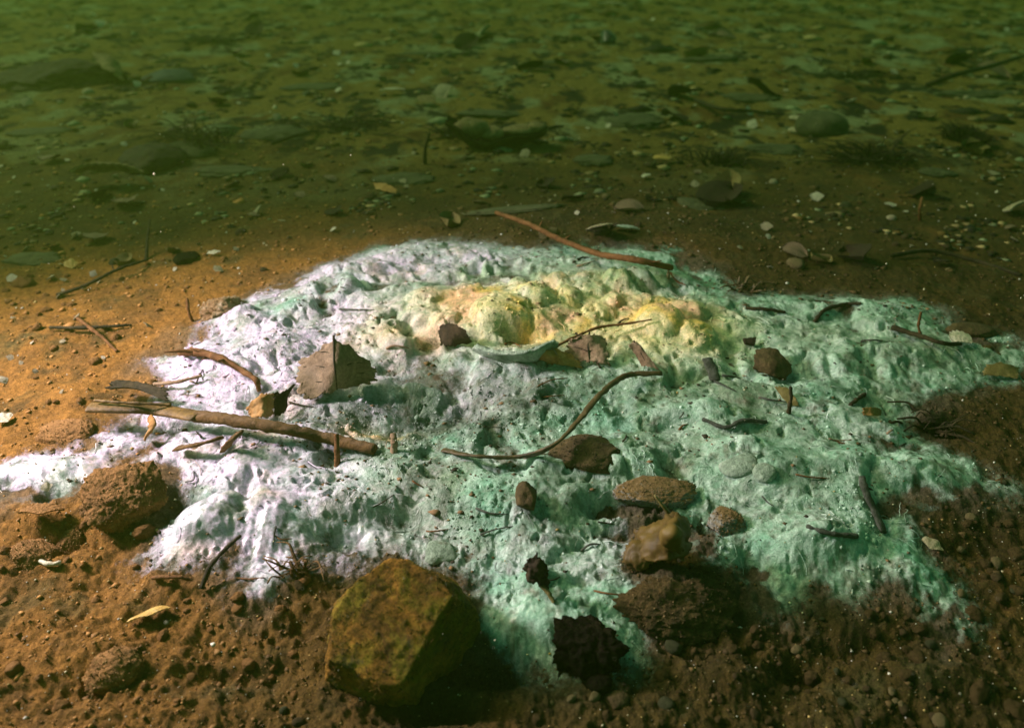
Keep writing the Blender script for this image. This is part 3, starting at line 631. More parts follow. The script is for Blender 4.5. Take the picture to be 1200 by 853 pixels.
def shell_mesh(name, a, b, h, mat, seed=0, ribs=9, thick=.06, n=20, m=26):
    """half of a bivalve, hollow side down: a fan of ribs from the hinge, with growth rings"""
    u = np.linspace(.04, 1, n)[:, None]; th = np.linspace(-1.25, 1.25, m)[None]
    rg = np.random.default_rng(seed); edge = 1+.05*np.sin(th*ribs*2)+.06*fbm3(np.stack([th[0]*2, 0*th[0]+seed, 0*th[0]], 1), 3)[None]
    X = b*u*np.sin(th)*edge; Y = a*(u*np.cos(th*.85)*edge-.5); Z = h*np.sqrt(np.clip(1-(u*np.cos(th*.9)*1.15-.42)**2*1.2-(u*np.sin(th))**2*.85, 0, 1))
    Z = Z+h*.05*np.sin(th*ribs*2)*u+h*.03*np.sin(u*34)
    V = np.stack([X, Y, Z+0*X], -1).reshape(-1, 3); W = V*np.array([.94, .94, 1])-np.array([0, 0, thick*a]); nv = len(V)
    F = gridF(n, m).tolist(); FF = F+[[q+nv for q in f[::-1]] for f in F]
    bd = [i*m for i in range(n)]+[(n-1)*m+j for j in range(1, m)]+[i*m+m-1 for i in range(n-2, -1, -1)]+[j for j in range(m-2, 0, -1)]
    for p, q in zip(bd, bd[1:]+bd[:1]): FF.append((q, p, p+nv, q+nv))
    return py_mesh(name, np.concatenate([V, W]), FF, mat)
def place(o, px, py, rot=0., tilt=0., axis='X', lift=0.):
    p = at(px, py); n = normal(p); o.rotation_mode = 'QUATERNION'
    o.rotation_quaternion = Vector((0, 0, 1)).rotation_difference(n) @ Matrix.Rotation(rot, 3, 'Z').to_quaternion() @ Matrix.Rotation(tilt, 3, axis).to_quaternion()
    o.location = p+n*lift; return p
def shell(name, px, py, w, h, label, cat, mat, rot=0., tilt=.0, seed=0, group=None, lift=0., ribs=9, hh=.38):
    s = mpp(at(px, py)); o = ob(name, shell_mesh(name, h*s, w*s/2, hh*w*s/2, mat, seed, ribs)); place(o, px, py, rot, tilt, 'X', lift); return tag(o, label, cat, group)
def tuft(name, px, py, w, h, n, label, mat, seed=0, cat='seaweed', lean=0., spread=1., thick=.0015):
    """a clump of dead weed: many thin curved strands from one foot"""
    p = at(px, py); s = mpp(p); rg = np.random.default_rng(seed); VV, FF, b = [], [], 0
    for i in range(n):
        a = rg.uniform(-1, 1); L = h*s*rg.uniform(.45, 1.15); f = np.array(p)+np.array([rg.normal(0, w*s*.16), rg.normal(0, w*s*.12), -.002])
        tip = np.array([a*w*s*.55*spread+lean*w*s*.4, rg.normal(0, w*s*.25), L*rg.uniform(.35, 1)]); mid = tip*.5+np.array([rg.normal(0, .2)*w*s*.3, rg.normal(0, .1)*w*s, L*.18])
        pts = np.array([f, f+mid*.6, f+mid+tip*.15, f+tip+np.array([a*.12*w*s, 0, -L*rg.uniform(0, .35)])])
        k = thick*rg.uniform(.5, 1.6); V, F = sweep(pts, taper(k*1.6, k*.5), taper(k*.7, k*.3), 12, 5, .0004, i)
        VV.append(V); FF += [tuple(q+b for q in ff) for ff in F]; b += len(V)
    o = ob(name, py_mesh(name, np.concatenate(VV), FF, mat, p)); o.location = p; return tag(o, label, cat)

# ------------------------------------------------------------------ foreground stones
def big_rock():
    p = at(468, 770); s = mpp(p); V, F = icos(6); V = V.copy()
    V *= (1+.14*fbm3(V*1.3+2.2, 3))[:, None]
    cut = [((.04, -.60, .80), .60), ((-.95, -.05, .25), .80), ((.85, .25, .40), .80), ((.80, -.62, .0), .56), ((-.45, -.85, -.05), .80), ((.1, .9, .4), .72), ((.60, .55, .55), .80), ((-.55, .62, .55), .76), ((.85, .5, 0), .85), ((-.1, -1, -.2), .80)]
    for n, k in cut:
        n = np.array(n)/np.linalg.norm(n); e = V@n-k; V -= np.where(e > 0, e*.95, 0)[:, None]*n
    V *= (1+.085*fbm3(V*2.6+5, 5, .6)+.030*fbm3(V*11, 4, .7)-.05*ss(.25, .5, fbm3(V*6+9, 3, .6)))[:, None]
    V *= np.array([97*s, 92*s, 84*s])
    me = mesh_np('algae_rock', V, F, True); me.materials.append(M['rock']); o = ob('algae_rock', me)
    o.location = p+Vector((.002, .010, .014)); o.rotation_euler = (.06, -.10, .05)
    tag(o, 'large angular stone furred with yellow-brown algae at the front of the mat', 'rock')
    return o
ALGAE = big_rock()
def fuzz(o, n, L, cols, seed, name='algae_fuzz', rad=.00022):
    me = o.data; rg = np.random.default_rng(seed); nv = len(me.vertices); co = np.empty(nv*3); me.vertices.foreach_get('co', co); no = np.empty(nv*3); me.vertices.foreach_get('normal', no)
    co, no = co.reshape(-1, 3), no.reshape(-1, 3); m = fbm3(co*38+seed, 3)+.35*rg.normal(size=nv); cand = np.where((no[:, 2] > -.35) & (m > .0))[0]; i = rg.choice(cand, n); k = 5
    P = np.zeros((n, k, 3)); P[:, 0] = co[i]-no[i]*.0005; d = no[i]*.55+rg.normal(0, .55, (n, 3)); l = rg.lognormal(math.log(L), .45, n)[:, None]
    for q in range(1, k): P[:, q] = P[:, q-1]+d/np.linalg.norm(d, axis=1)[:, None]*l/k; d = d+rg.normal(0, .35, (n, 3))-no[i]*.22
    t = np.gradient(P, axis=1); a = np.cross(t, no[i][:, None]+.01); a /= np.linalg.norm(a, axis=-1, keepdims=True)+1e-9; b = np.cross(a, t); b /= np.linalg.norm(b, axis=-1, keepdims=True)+1e-9
    r = rg.lognormal(math.log(rad), .3, n)[:, None, None]*np.linspace(1, .4, k)[None, :, None]
    V = np.stack([P+a*r, P+b*r, P-a*r, P-b*r], 2).reshape(n, k*4, 3); f = gridF(k, 4, True); F = (f[None]+(np.arange(n)*k*4)[:, None, None]).reshape(-1, 4)
    C = np.array(cols)[rg.integers(0, len(cols), n)]*rg.uniform(.6, 1.5, (n, 1)); C = np.repeat(np.concatenate([C, np.ones((n, 1))], 1), k*4, 0)
    c = ob(name, mesh_np(name, V.reshape(-1, 3), F, True, {'Col': C}), M['crumb'], o); c['kind'] = 'stuff'; return c
fuzz(ALGAE, 2200, .0040, [(.10, .068, .012), (.16, .10, .018), (.06, .05, .014), (.20, .11, .025), (.03, .025, .01)], 5)
rock('mud_caked_stone', 144, 560, 80, 58, 'rounded orange mud-caked stone beside the narrow white streak', 'rock', M['mudrock'], 3, rise=.42, sink=.42, sub=6, lump=.42, cuts=3, fine=.18)
rock('silt_topped_stone', 770, 564, 96, 40, 'long low stone with brown silt top behind the slimy seaweed', 'rock', M['siltrock'], 5, rise=.5, sink=.47, sub=6, lump=.18, cuts=4, fine=.10, rot=.12)
rock('veiled_stone', 686, 518, 88, 42, 'dark brown humped stone under the curved eelgrass blade', 'rock', M['brownstone'], 9, rise=.5, sink=.43, sub=5, lump=.38, cuts=2, fine=.06, rot=-.2)
rock('peat_lump', 688, 727, 84, 84, 'black jagged peat lump set in the smooth teal film', 'peat lump', M['black'], 12, rise=.55, sink=.35, sub=5, lump=.55, cuts=6, fine=.35, flatcut=.6)
rock('dark_pebble', 702, 790, 30, 28, 'dark oval pebble just below the black peat lump', 'pebble', M['black'], 14, rise=.5, sink=.48, lump=.1, cuts=1)
rock('olive_pebble', 722, 812, 30, 22, 'small olive round pebble touching the dark oval pebble', 'pebble', M['brownstone'], 15, sink=.46, lump=.1, cuts=1)
rock('barnacled_stone', 262, 352, 46, 42, 'rough pale-crusted orange stone at the far left edge of the mat', 'rock', surf('crusted stone', (.20, .10, .05), (.38, .24, .12), (.60, .50, .36), 70, .1, bump=.002), 17, rise=.55, sink=.42, sub=5, fine=.24)
rock('filmed_stone', 866, 537, 44, 26, 'low round stone fully coated in pale green film', 'rock', M['filmrock'], 19, sink=.38, lump=.14, cuts=1)
rock('filmed_stone', 896, 548, 26, 18, 'small stone coated in film beside the low round coated stone', 'rock', M['filmrock'], 20, sink=.38, lump=.14, cuts=1)
rock('pointed_stone', 852, 602, 42, 32, 'pointed brown and white stone right of the slimy seaweed', 'rock', M['siltrock'], 23, rise=.6, sink=.42, lump=.3, cuts=7, sub=5, fine=.12)
rock('brown_flat_stone', 1138, 383, 52, 16, 'flat brown stone lying at the far right rim of the mat', 'rock', M['brownstone'], 25, sink=.3, cuts=3)
rock('brown_stub_stone', 617, 575, 30, 32, 'small grey-brown stub stone in the middle of the mat', 'rock', M['brownstone'], 27, rise=.7, sink=.3, cuts=4)
rock('filmed_stone', 515, 640, 40, 26, 'pale green film-coated stone behind the big algae stone', 'rock', M['filmrock'], 28, sink=.35, cuts=3)
rock('mud_hump', 795, 690, 120, 70, 'brown crumbly mud hump below the slimy seaweed', 'mud hump', M['clod'], 40, rise=.40, sink=.56, lump=.5, cuts=2, sub=6, fine=.22)
rock('mud_roll', 132, 772, 60, 40, 'low orange-brown mud lump before the long yellow chip', 'mud lump', M['mudrock'], 41, rise=.5, sink=.46, lump=.35, cuts=2, sub=5, fine=.16, rot=.5)
rock('cavity_stone', 40, 640, 46, 34, 'small tan stone at the dark cavity under the white streak', 'rock', M['mudrock'], 43, sink=.35, sub=5, fine=.12)
rock('cavity_stone', 82, 628, 34, 26, 'orange-brown stone between the dark cavity and the orange mud-caked stone', 'rock', M['mudrock'], 44, sink=.42, sub=5, fine=.12)
rock('cavity_stone', 74, 500, 60, 24, 'slabby mud block at the upper rim of the white streak', 'rock', M['mudrock'], 45, sink=.42, sub=5, fine=.14, cuts=6)

for o_ in list(COL.objects):                    # loose silt flakes on the mud-covered stones
    if o_.name.split('.')[0] in ('mud_caked_stone', 'silt_topped_stone', 'mud_hump', 'mud_roll', 'cavity_stone', 'barnacled_stone', 'pointed_stone', 'veiled_stone'):
        dk = o_.name.startswith(('peat', 'veiled')); og_ = o_.name.startswith(('mud_caked', 'barn', 'mud_roll', 'cavity'))
        fuzz(o_, 900, .0016, [(.03, .024, .014), (.05, .04, .02), (.10, .08, .05)] if dk else [(.30, .16, .055), (.20, .11, .04), (.36, .22, .09)] if og_ else [(.16, .105, .045), (.10, .065, .028), (.22, .15, .07)], 3, 'silt_flakes', .0004)

# slimy seaweed with its stalk
def slimy():
    p = at(785, 652); e = empty('slimy_seaweed', p); s = mpp(p)
    for q, net in enumerate(([[(742, 622, .010), (762, 610, .026), (788, 600, .034), (806, 612, .020)], [(738, 642, .006), (764, 634, .026), (790, 628, .030), (809, 638, .014)], [(748, 660, .002), (768, 662, .010), (790, 660, .010), (804, 656, .002)]],
                             [[(770, 612, .030), (790, 598, .040), (803, 606, .030)], [(776, 628, .032), (792, 622, .036), (808, 626, .022)], [(784, 646, .018), (796, 646, .016), (806, 644, .008)]],
                             [[(732, 640, .008), (748, 628, .018), (764, 630, .018)], [(728, 656, .004), (748, 652, .014), (766, 652, .012)], [(736, 668, .0), (750, 670, .003), (764, 668, .002)]])):
        me, _ = sheet_mesh(net, M['slime'], 'frond', p, n=30, thick=.0012, crumple=.009, ragged=.6, seed=51+q, cf=45); ob('frond', me, None, e)
    Q = ats([(792, 615, .022), (784, 602, .03), (776, 592, .036), (767, 580, .042)]); V, F = sweep(Q, taper(3*s, 1.2*s), taper(3*s, 1.2*s), 16, 7)
    ob('stalk', py_mesh('stalk', V, F, M['leaftan'], p), None, e)
    tag(e, 'translucent brown slimy seaweed clump with a thin upright stalk', 'seaweed')
slimy()

# ------------------------------------------------------------------ stems, twigs and blades on the mat
def stem():
    og = at(260, 495); e = empty('woody_stem', og)
    rod('stem_end', [(104, 477, .020), (150, 478, .022), (190, 481, .022), (232, 488, .018)], 19, '', '', M['wood'], th=.0030, w1=20, n=40, ring=10, rough_=.0008, parent=e, ends=.02)
    rod('stem_stalk', [(224, 487, .0175), (270, 492, .016), (330, 502, .014), (385, 514, .010), (440, 527, .004)], 19, '', '', M['silted_wood'], th=.0042, w1=15, n=60, ring=12, rough_=.0026, parent=e)
    rod('stem_fibre', [(110, 470, .026), (150, 471, .028), (200, 476, .027)], 4, '', '', M['wood'], parent=e, w1=3)
    tag(e, 'thick brown woody stem lying across the left of the mat', 'stem')
stem()
leaf('bark_strip', [[(133, 445, .016), (165, 448, .020), (200, 457, .016)], [(122, 456, .012), (160, 457, .015), (203, 474, .006)]], 'dark brown bark strip lying just behind the woody stem', 'bark', M['darkwood'], thick=.002, crumple=.003, ragged=.5, seed=2)
rod('upright_twig', [(396, 549, -.004), (395, 530, .012), (394, 509, .026)], 7, 'short orange twig standing upright at the end of the woody stem', 'twig', M['redtwig'], w1=6)
rod('pinkish_stub', [(463, 532, -.003), (464, 520, .008), (462, 508, .016)], 9, 'short pinkish knobbly stub standing right of the upright orange twig', 'stub', M['leafpink'], w1=6, rough_=.003)
rod('curved_twig', [(212, 413, .006), (235, 414, .009), (258, 420, .011), (280, 432, .011), (296, 445, .008), (305, 459, .002)], 10, 'reddish curved twig arching over the bright left part of the mat', 'twig', M['redtwig'], w1=5, rough_=.0018, shoots=3)
rod('eelgrass', [(520, 527, .001), (555, 534, .006), (610, 535, .010), (648, 522, .016), (676, 495, .020), (702, 464, .019), (732, 441, .014), (776, 437, .008)], 11, 'long S-curved brown eelgrass blade arching over the centre of the mat', 'eelgrass', M['blade'], th=.0016, w1=7, n=90, twist=lambda t: .9*np.sin(t*4.5))
rod('long_twig', [(582, 249, .016), (620, 263, .018), (655, 280, .018), (700, 297, .018), (745, 305, .018), (789, 314, .014)], 6, 'long straight brown twig resting on the far crest of the mat', 'twig', M['redtwig'], w1=8, n=60, shoots=3)
rod('twig_prop', [(783, 312, .014), (785, 320, .006), (786, 330, -.003)], 3, 'thin pink prop under the tip of the long straight twig', 'twig', M['leafpink'])
rod('fine_branch', [(628, 418, .004), (660, 402, .010), (700, 386, .013), (730, 379, .012), (764, 374, .006)], 4, 'thin forked dark branch across the yellow lumps', 'branch', M['redtwig'], w1=2.5)
rod('fine_branch', [(674, 391, .012), (690, 408, .012), (706, 432, .002)], 3, 'thin vein-like twig hanging from the forked branch', 'branch', M['darkwood'], w1=2)
rod('eelgrass_scrap', [(1010, 558, .0054), (1014, 575, .0063), (1024, 596, .0054), (1036, 624, .0018)], 8, 'dark grey tapering blade on the right slope of the mat', 'blade', M['greyblade'], th=.0018, w1=12, twist=.5)
rod('grey_scrap', [(828, 420, .004), (834, 432, .005), (838, 446, .002)], 14, 'small slate-grey scrap left of the brown wood chip', 'scrap', M['greyblade'], th=.0016, w1=12)
rod('bent_twig', [(1046, 384, .005), (1075, 392, .008), (1102, 401, .008), (1125, 403, .003)], 6, 'dark bent twig near the flat brown stone', 'twig', M['darkwood'], w1=4)
rod('thin_upright_stick', [(1079, 398, -.002), (1078, 384, .012), (1078, 366, .028)], 3, 'hair-thin stick standing by the dark bent twig', 'twig', M['redtwig'])
rod('mat_twig', [(955, 377, .0009), (968, 364, .0027), (990, 357, .0027), (1012, 356, .0009)], 4.5, 'dark arched twig on the far right crest of the mat', 'twig', M['darkwood'], w1=4)
rod('mat_twig', [(872, 361, .0009), (895, 363, .0018), (920, 367, .0005)], 4, 'straight thin twig on the crest left of the arched twig', 'twig', M['darkwood'])
rod('mat_twig', [(822, 492, .0014), (850, 500, .0023), (870, 492, .0027), (900, 494, .0009)], 4.5, 'wavy dark twig half sunk in film below the tan scrap', 'twig', M['greyblade'])
rod('mat_twig', [(945, 616, .0009), (975, 626, .0027), (1005, 628, .0014)], 5, 'grey-brown twig below the foot of the grey blade', 'twig', M['greyblade'], w1=5)
rod('mat_twig', [(995, 475, .0018), (1005, 467, .0027), (1016, 463, .0014)], 4, 'tiny arched twig above the small brown leaf', 'twig', M['darkwood'])
rod('root_strand', [(233, 692, .004), (244, 664, .010), (262, 645, .012), (284, 628, .006)], 6, 'brown root strand climbing between the two front lobes of film', 'root', M['darkwood'], w1=3)
rod('root_strand', [(178, 676, .004), (205, 676, .008), (226, 676, .004)], 4, 'short straight brown stalk in front of the lilac film lobe', 'root', M['redtwig'])
rod('white_stick', [(42, 655, .003), (58, 658, .004), (72, 659, .001)], 5, 'tiny white splinter at the dark cavity below the streak', 'splinter', M['bone'])
rod('sand_twig', [(60, 384, .004), (95, 384, .007), (130, 383, .006), (153, 381, .002)], 4, 'straight dark twig lying flat on the orange silt', 'twig', M['darkwood'], w1=3)
rod('sand_twig', [(88, 370, .002), (105, 384, .010), (120, 396, .006), (139, 411, .001)], 4, 'thin twig crossing the straight dark twig on the silt', 'twig', M['redtwig'], w1=3)
rod('sand_branch', [(66, 345, .003), (100, 334, .010), (138, 316, .014), (170, 305, .008)], 4, 'slanting dark branch at the rear of the orange silt', 'branch', M['darkwood'], w1=3, shoots=4)
rod('sand_branch', [(172, 306, .000), (173, 280, .022), (175, 258, .04)], 4, 'upright thin dark branch at the rear of the orange silt', 'branch', M['darkwood'], w1=2)
rod('sand_stick', [(225, 377, -.002), (222, 364, .012), (219, 350, .026)], 3, 'short upright stick left of the pale-crusted stone', 'twig', M['redtwig'])
rod('standing_stick', [(924, 487, -.002), (926, 470, .014), (925, 452, .028)], 5, 'dark stick standing in the tan scrap on the mat', 'twig', M['darkwood'], w1=3)
rod('streak_twig', [(180, 449, .006), (205, 447, .010), (235, 441, .008)], 4, 'thin pale twig just behind the dark bark strip', 'twig', M['leafpink'])
for P_, lab in (([(205, 526, .006), (235, 520, .014), (262, 512, .010)], 'curling brown bark shred under the woody stem'), ([(262, 528, .004), (272, 514, .014), (283, 506, .010)], 'upright brown bark shred under the middle of the woody stem'), ([(170, 514, .006), (178, 500, .016), (176, 488, .018)], 'pale orange shred under the smooth stem end')):
    rod('bark_shred', P_, 12, lab, 'bark', M['silted_wood'] if 'pale' not in lab else M['leaforange'], th=.0016, w1=7, rough_=.002, twist=.7)

# ------------------------------------------------------------------ leaves on the mat
leaf('torn_leaf', [[(352, 420, .018), (372, 408, .038), (392, 394, .052), (412, 406, .042), (430, 420, .026)],
                   [(346, 436, .012), (370, 426, .026), (393, 424, .038), (419, 424, .030), (444, 434, .014)],
                   [(347, 456, .012), (371, 450, .011), (395, 444, .022), (420, 440, .016), (444, 444, .010)],
                   [(354, 472, .010), (374, 467, .006), (396, 458, .008), (418, 453, .005), (438, 450, .001)]],
     'large torn brown leaf folded along its dark midrib on the mat', 'leaf', M['leaf'], rib=.5, ribw=3, veins=3, n=44, crumple=.0018, ragged=.38, seed=4, cf=45)
leaf('curled_leaf', [[(288, 478, .010), (304, 462, .022), (320, 458, .026)], [(290, 486, .006), (306, 476, .016), (322, 470, .016)], [(296, 492, .002), (308, 490, .006), (318, 488, .004)]],
     'small curled brown leaf leaning on the woody stem', 'leaf', M['leaforange'], n=26, crumple=.004, ragged=.6, seed=6)
leaf('black_leaf', [[(318, 458, .024), (330, 457, .026), (349, 447, .026)], [(318, 474, .012), (332, 470, .016), (338, 462, .018)], [(320, 490, .002), (332, 486, .004), (338, 476, .008)]],
     'hooked black leaf scrap beside the small curled leaf', 'leaf', M['leafdark'], n=24, crumple=.003, ragged=.6, seed=7)
leaf('leaf_scrap', [[(515, 380, .022), (530, 378, .026), (546, 386, .022)], [(513, 392, .012), (530, 392, .016), (552, 396, .012)], [(515, 405, .003), (532, 407, .003), (554, 402, .004)]],
     'dark brown squarish leaf scrap standing left of the yellow lumps', 'leaf', M['leafdark'], n=26, crumple=.003, ragged=.35, seed=8)
leaf('orange_leaf', [[(626, 414, .012), (648, 408, .018), (670, 414, .012)], [(630, 419, .008), (655, 418, .013), (684, 428, .004)], [(640, 426, .002), (660, 428, .004), (682, 433, .001)]],
     'orange pointed leaf lying at the foot of the yellow lumps', 'leaf', M['leaforange'], rib=.5, ribmat='leafpink', n=26, crumple=.002, ragged=.4, seed=9)
leaf('veined_leaf', [[(668, 396, .022), (690, 390, .026), (712, 396, .018)], [(660, 406, .014), (688, 406, .018), (714, 412, .012)], [(668, 422, .004), (690, 426, .005), (716, 430, .002)]],
     'pinkish veined leaf under the forked branch', 'leaf', M['leafpink'], rib=.55, n=28, veins=2, crumple=.004, ragged=.5, seed=10)
leaf('narrow_leaf', [[(735, 402, .024), (744, 400, .026), (752, 408, .022)], [(744, 416, .012), (753, 414, .016), (764, 422, .012)], [(752, 430, .003), (762, 431, .005), (776, 436, .002)]],
     'narrow pinkish leaf standing above the eelgrass tip', 'leaf', M['leafpink'], rib=.4, n=24, crumple=.002, ragged=.3, seed=11)
leaf('wood_chip', [[(886, 412, .010), (906, 411, .014), (922, 422, .010)], [(883, 424, .006), (904, 428, .010), (926, 434, .006)], [(888, 432, .001), (906, 442, .003), (918, 447, .001)]],
     'brown squarish wood chip lying on the mat', 'wood chip', M['brownstone'], n=24, thick=.004, crumple=.003, ragged=.35, seed=12)
leaf('chip_shard', [[(870, 398, .004), (886, 396, .006)], [(872, 404, .001), (884, 406, .001)]], 'tiny dark shard behind the brown wood chip', 'wood chip', M['darkwood'], n=14, thick=.003, crumple=.002, ragged=.3)
leaf('tan_scrap', [[(906, 452, .006), (922, 453, .008)], [(916, 466, .004), (934, 468, .005)], [(926, 476, .001), (938, 477, .001)]], 'tan translucent leaf scrap pierced by a dark stick', 'leaf', M['leaftan'], n=20, crumple=.001, ragged=.3, seed=3)
leaf('small_brown_leaf', [[(1010, 478, .006), (1024, 477, .008), (1033, 480, .004)], [(1010, 487, .001), (1024, 488, .002), (1032, 487, .001)]], 'small red-brown leaf lying flat right of the tan scrap', 'leaf', M['leaforange'], n=18, ragged=.3, seed=5)
leaf('dark_crumpled_leaf', [[(618, 654, .026), (630, 648, .032), (644, 660, .026)], [(612, 668, .016), (629, 668, .022), (645, 676, .014)], [(622, 684, .006), (634, 686, .010), (644, 692, .004)]],
     'dark crumpled leaf standing above the black peat lump', 'leaf', M['leafdark'], rib=.5, n=28, crumple=.006, ragged=.6, seed=13, cf=110)
rod('leaf_stalk', [(634, 684, .008), (641, 695, .006), (650, 707, .001)], 7, 'tan stalk below the dark crumpled leaf', 'stalk', M['leaftan'], w1=4)
leaf('film_flap', [[(1152, 428, .008), (1175, 424, .012), (1196, 432, .006)], [(1150, 440, .002), (1172, 442, .005), (1196, 446, .001)]], 'limp yellowish leaf flap at the far right rim of the mat', 'leaf', M['leaftan'], n=20, ragged=.5, seed=14)
leaf('rust_leaf', [[(436, 214, .010), (452, 215, .014), (466, 222, .008)], [(440, 222, .002), (456, 226, .004), (466, 229, .001)]], 'rust-orange leaf on the dim mud behind the mat', 'leaf', M['leaforange'], n=18, ragged=.4, seed=15)

# ------------------------------------------------------------------ shells and chips
leaf('open_shell', [[(556, 402, .020), (585, 410, .024), (620, 409, .024), (652, 396, .024)], [(556, 407, .012), (586, 416, .012), (622, 416, .012), (652, 404, .014)], [(562, 412, .002), (590, 422, -.002), (622, 422, -.002), (648, 412, .002)]], 'grey-green open shell lip with a dark mouth among the yellow lumps', 'shell', M['filmrock'], n=26, thick=.004, crumple=.003, ragged=.25, seed=21)
shell('fan_shell', 1124, 402, 32, 24, 'cream ribbed fan shell beside the flat brown stone', 'shell', M['bone'], rot=.6, tilt=.2, seed=3, lift=.003)
shell('pod_shell', 1089, 642, 24, 16, 'tan pod-shaped shell at the right rim of the mat', 'shell', M['shell'], rot=-.6, tilt=.2, seed=4, lift=.003, ribs=3)
shell('slope_shell', 50, 606, 46, 26, 'tan ringed shell half buried below the white streak', 'shell', M['mudrock'], rot=.3, tilt=-.4, seed=5, lift=.004)
shell('mussel_shell', 704, 273, 40, 15, 'pale broken shell on the mud just behind the long twig', 'shell', M['shell'], rot=.4, tilt=-.2, seed=6, lift=.003)
shell('mussel_shell', 733, 272, 34, 13, 'thin grey shell beside the pale broken shell', 'shell', M['filmrock'], rot=-.3, tilt=.1, seed=7, lift=.002)
shell('ring_shell', 1190, 252, 38, 22, 'cream curled shell on the dark mud at the far right', 'shell', M['shell'], rot=.8, tilt=-.6, seed=8, lift=.008)
shell('tan_shell', 777, 191, 30, 16, 'tan shell in the dark litter behind the mat crest', 'shell', M['yshell'], rot=.4, tilt=.3, seed=9, lift=.005)
shell('white_chip', 757, 210, 20, 10, 'flat white chip just in front of the tan shell', 'shell', M['bone'], rot=1, seed=10, lift=.003, ribs=3)
shell('pale_shell', 460, 112, 30, 14, 'white oval shell in the dim litter behind the mat', 'shell', M['bone'], rot=.2, seed=11, lift=.006)
shell('tan_curl', 500, 123, 32, 16, 'tan curled shell right of the white oval shell', 'shell', M['tanpiece'], rot=-.7, tilt=.5, seed=12, lift=.006)
shell('green_shell', 716, 13, 34, 9, 'pale flat shell far out on the dim seabed', 'shell', M['bone'], rot=0, seed=13, lift=.01)
shell('yellow_shell', 84, 314, 15, 13, 'bright yellow shell chip at the rear of the orange silt', 'shell', M['yshell'], rot=.5, tilt=.7, seed=14, lift=.004, ribs=3)
shell('yellow_shell', 6, 495, 20, 16, 'pale yellow shell on the brightest orange silt', 'shell', M['bone'], rot=.9, tilt=.3, seed=15, lift=.003, ribs=4)
shell('yellow_chip', 178, 727, 46, 20, 'long pale yellow chip lying in the dark foreground mud', 'shell', M['yshell'], rot=.5, tilt=-.4, seed=16, lift=.003, ribs=2)
shell('cavity_shell', 57, 572, 13, 10, 'tiny white shell in the hole below the white streak', 'shell', M['bone'], rot=.5, tilt=.4, seed=17, lift=.003, ribs=3)
shell('back_shell', 251, 300, 16, 10, 'white shell by the dark leaf behind the crusted stone', 'shell', M['bone'], rot=.3, tilt=.3, seed=18, lift=.003, ribs=4)
shell('back_shell', 256, 319, 14, 12, 'greenish shell on edge by the crusted stone', 'shell', M['shell'], rot=1.4, tilt=.6, seed=19, lift=.003, ribs=4)
shell('claw_shell', 128, 219, 76, 30, 'broken pale tan crab shell on the dim mud', 'shell', M['tanpiece'], rot=.2, tilt=-.3, seed=20, lift=.01, ribs=4, hh=.5)

# ------------------------------------------------------------------ dim litter behind the mat
def bowl():
    p = at(582, 172); s = mpp(p); e = empty('curled_bark', p); n, m = 26, 14
    u = np.linspace(-1, 1, n)[:, None]; v = np.linspace(-1, 1, m)[None]
    X = 56*s*u+0*v; Z = s*(10+28*(u**2)*.55-16*(1-v**2)*(1-u**2*.6))+s*4*np.sin(u*5); Y = 24*s*v*(1-.55*u**2)
    V = np.stack([X, Y, Z], -1).reshape(-1, 3); V += .004*np.stack([fbm3(V*40+i, 3) for i in range(3)], 1); W = V+np.array([0, 0, .007]); F = gridF(n, m)
    nv = len(V); bd = [i*m for i in range(n)]+[(n-1)*m+j for j in range(1, m)]+[i*m+m-1 for i in range(n-2, -1, -1)]+[j for j in range(m-2, 0, -1)]
    FF = F[:, ::-1].tolist()+(F+nv).tolist()+[(p_, q, q+nv, p_+nv) for p_, q in zip(bd, bd[1:]+bd[:1])]
    ob('bark_hull', py_mesh('bark_hull', np.concatenate([V, W]), FF, M['darkwood']), None, e)
    for q, (dx, dz, w_, h_) in enumerate(((-28, 26, 20, 13), (-4, 18, 16, 9), (26, 20, 24, 9), (46, 26, 14, 7))):
        f = ob('crust', rock_mesh('crust', (w_*s, 14*s, h_*s), 60+q, 3, mat=M['tanpiece'], fine=.15), None, e); f.location = (dx*s, 0, dz*s*.8)
    tag(e, 'curled dark bark boat carrying tan crust on the dim seabed', 'bark')
bowl()
rock('sunken_wood', 72, 82, 132, 34, 'dark sunken wood lump far out on the left', 'wood', M['darkwood'], 71, rise=.6, sink=.35, sub=5, lump=.4, fine=.2)
leaf('pale_bark', [[(108, 62, .05), (126, 66, .05), (140, 76, .03)], [(116, 82, .03), (130, 86, .03), (146, 98, .006)]], 'pale tan bark slab leaning on the sunken wood', 'bark', M['tanpiece'], n=20, thick=.006, crumple=.01, ragged=.4, cf=30)
rock('blue_stone', 199, 86, 56, 22, 'flat blue-grey stone far out beside the sunken wood', 'rock', surf('blue stone', (.04, .055, .055), (.06, .08, .08), (.085, .105, .10), 20), 72, sink=.3, cuts=6)
rock('litter_stone', 178, 178, 66, 36, 'dark brown lump in the litter at the back left', 'rock', M['darkwood'], 73, rise=.6, sink=.35, lump=.4, fine=.2)
rock('litter_stone', 226, 172, 56, 16, 'pale teal slab beside the dark brown litter lump', 'rock', M['greenstone'], 74, sink=.3, cuts=6)
tuft('litter_weed', 232, 168, 90, 25, 78, 'dark dead weed over the pale teal slab', M['weed'], 75)
tuft('litter_weed', 1030, 190, 96, 25, 120, 'dark sprawling weed tuft far out on the right', M['weed'], 76, lean=-.4)
tuft('litter_weed', 1126, 164, 40, 19, 102, 'dark round weed ball right of the sprawling tuft', M['weed'], 77, spread=.8)
tuft('litter_weed', 845, 192, 76, 22, 72, 'loose dark weed behind the right crest of the mat', M['weed'], 78)
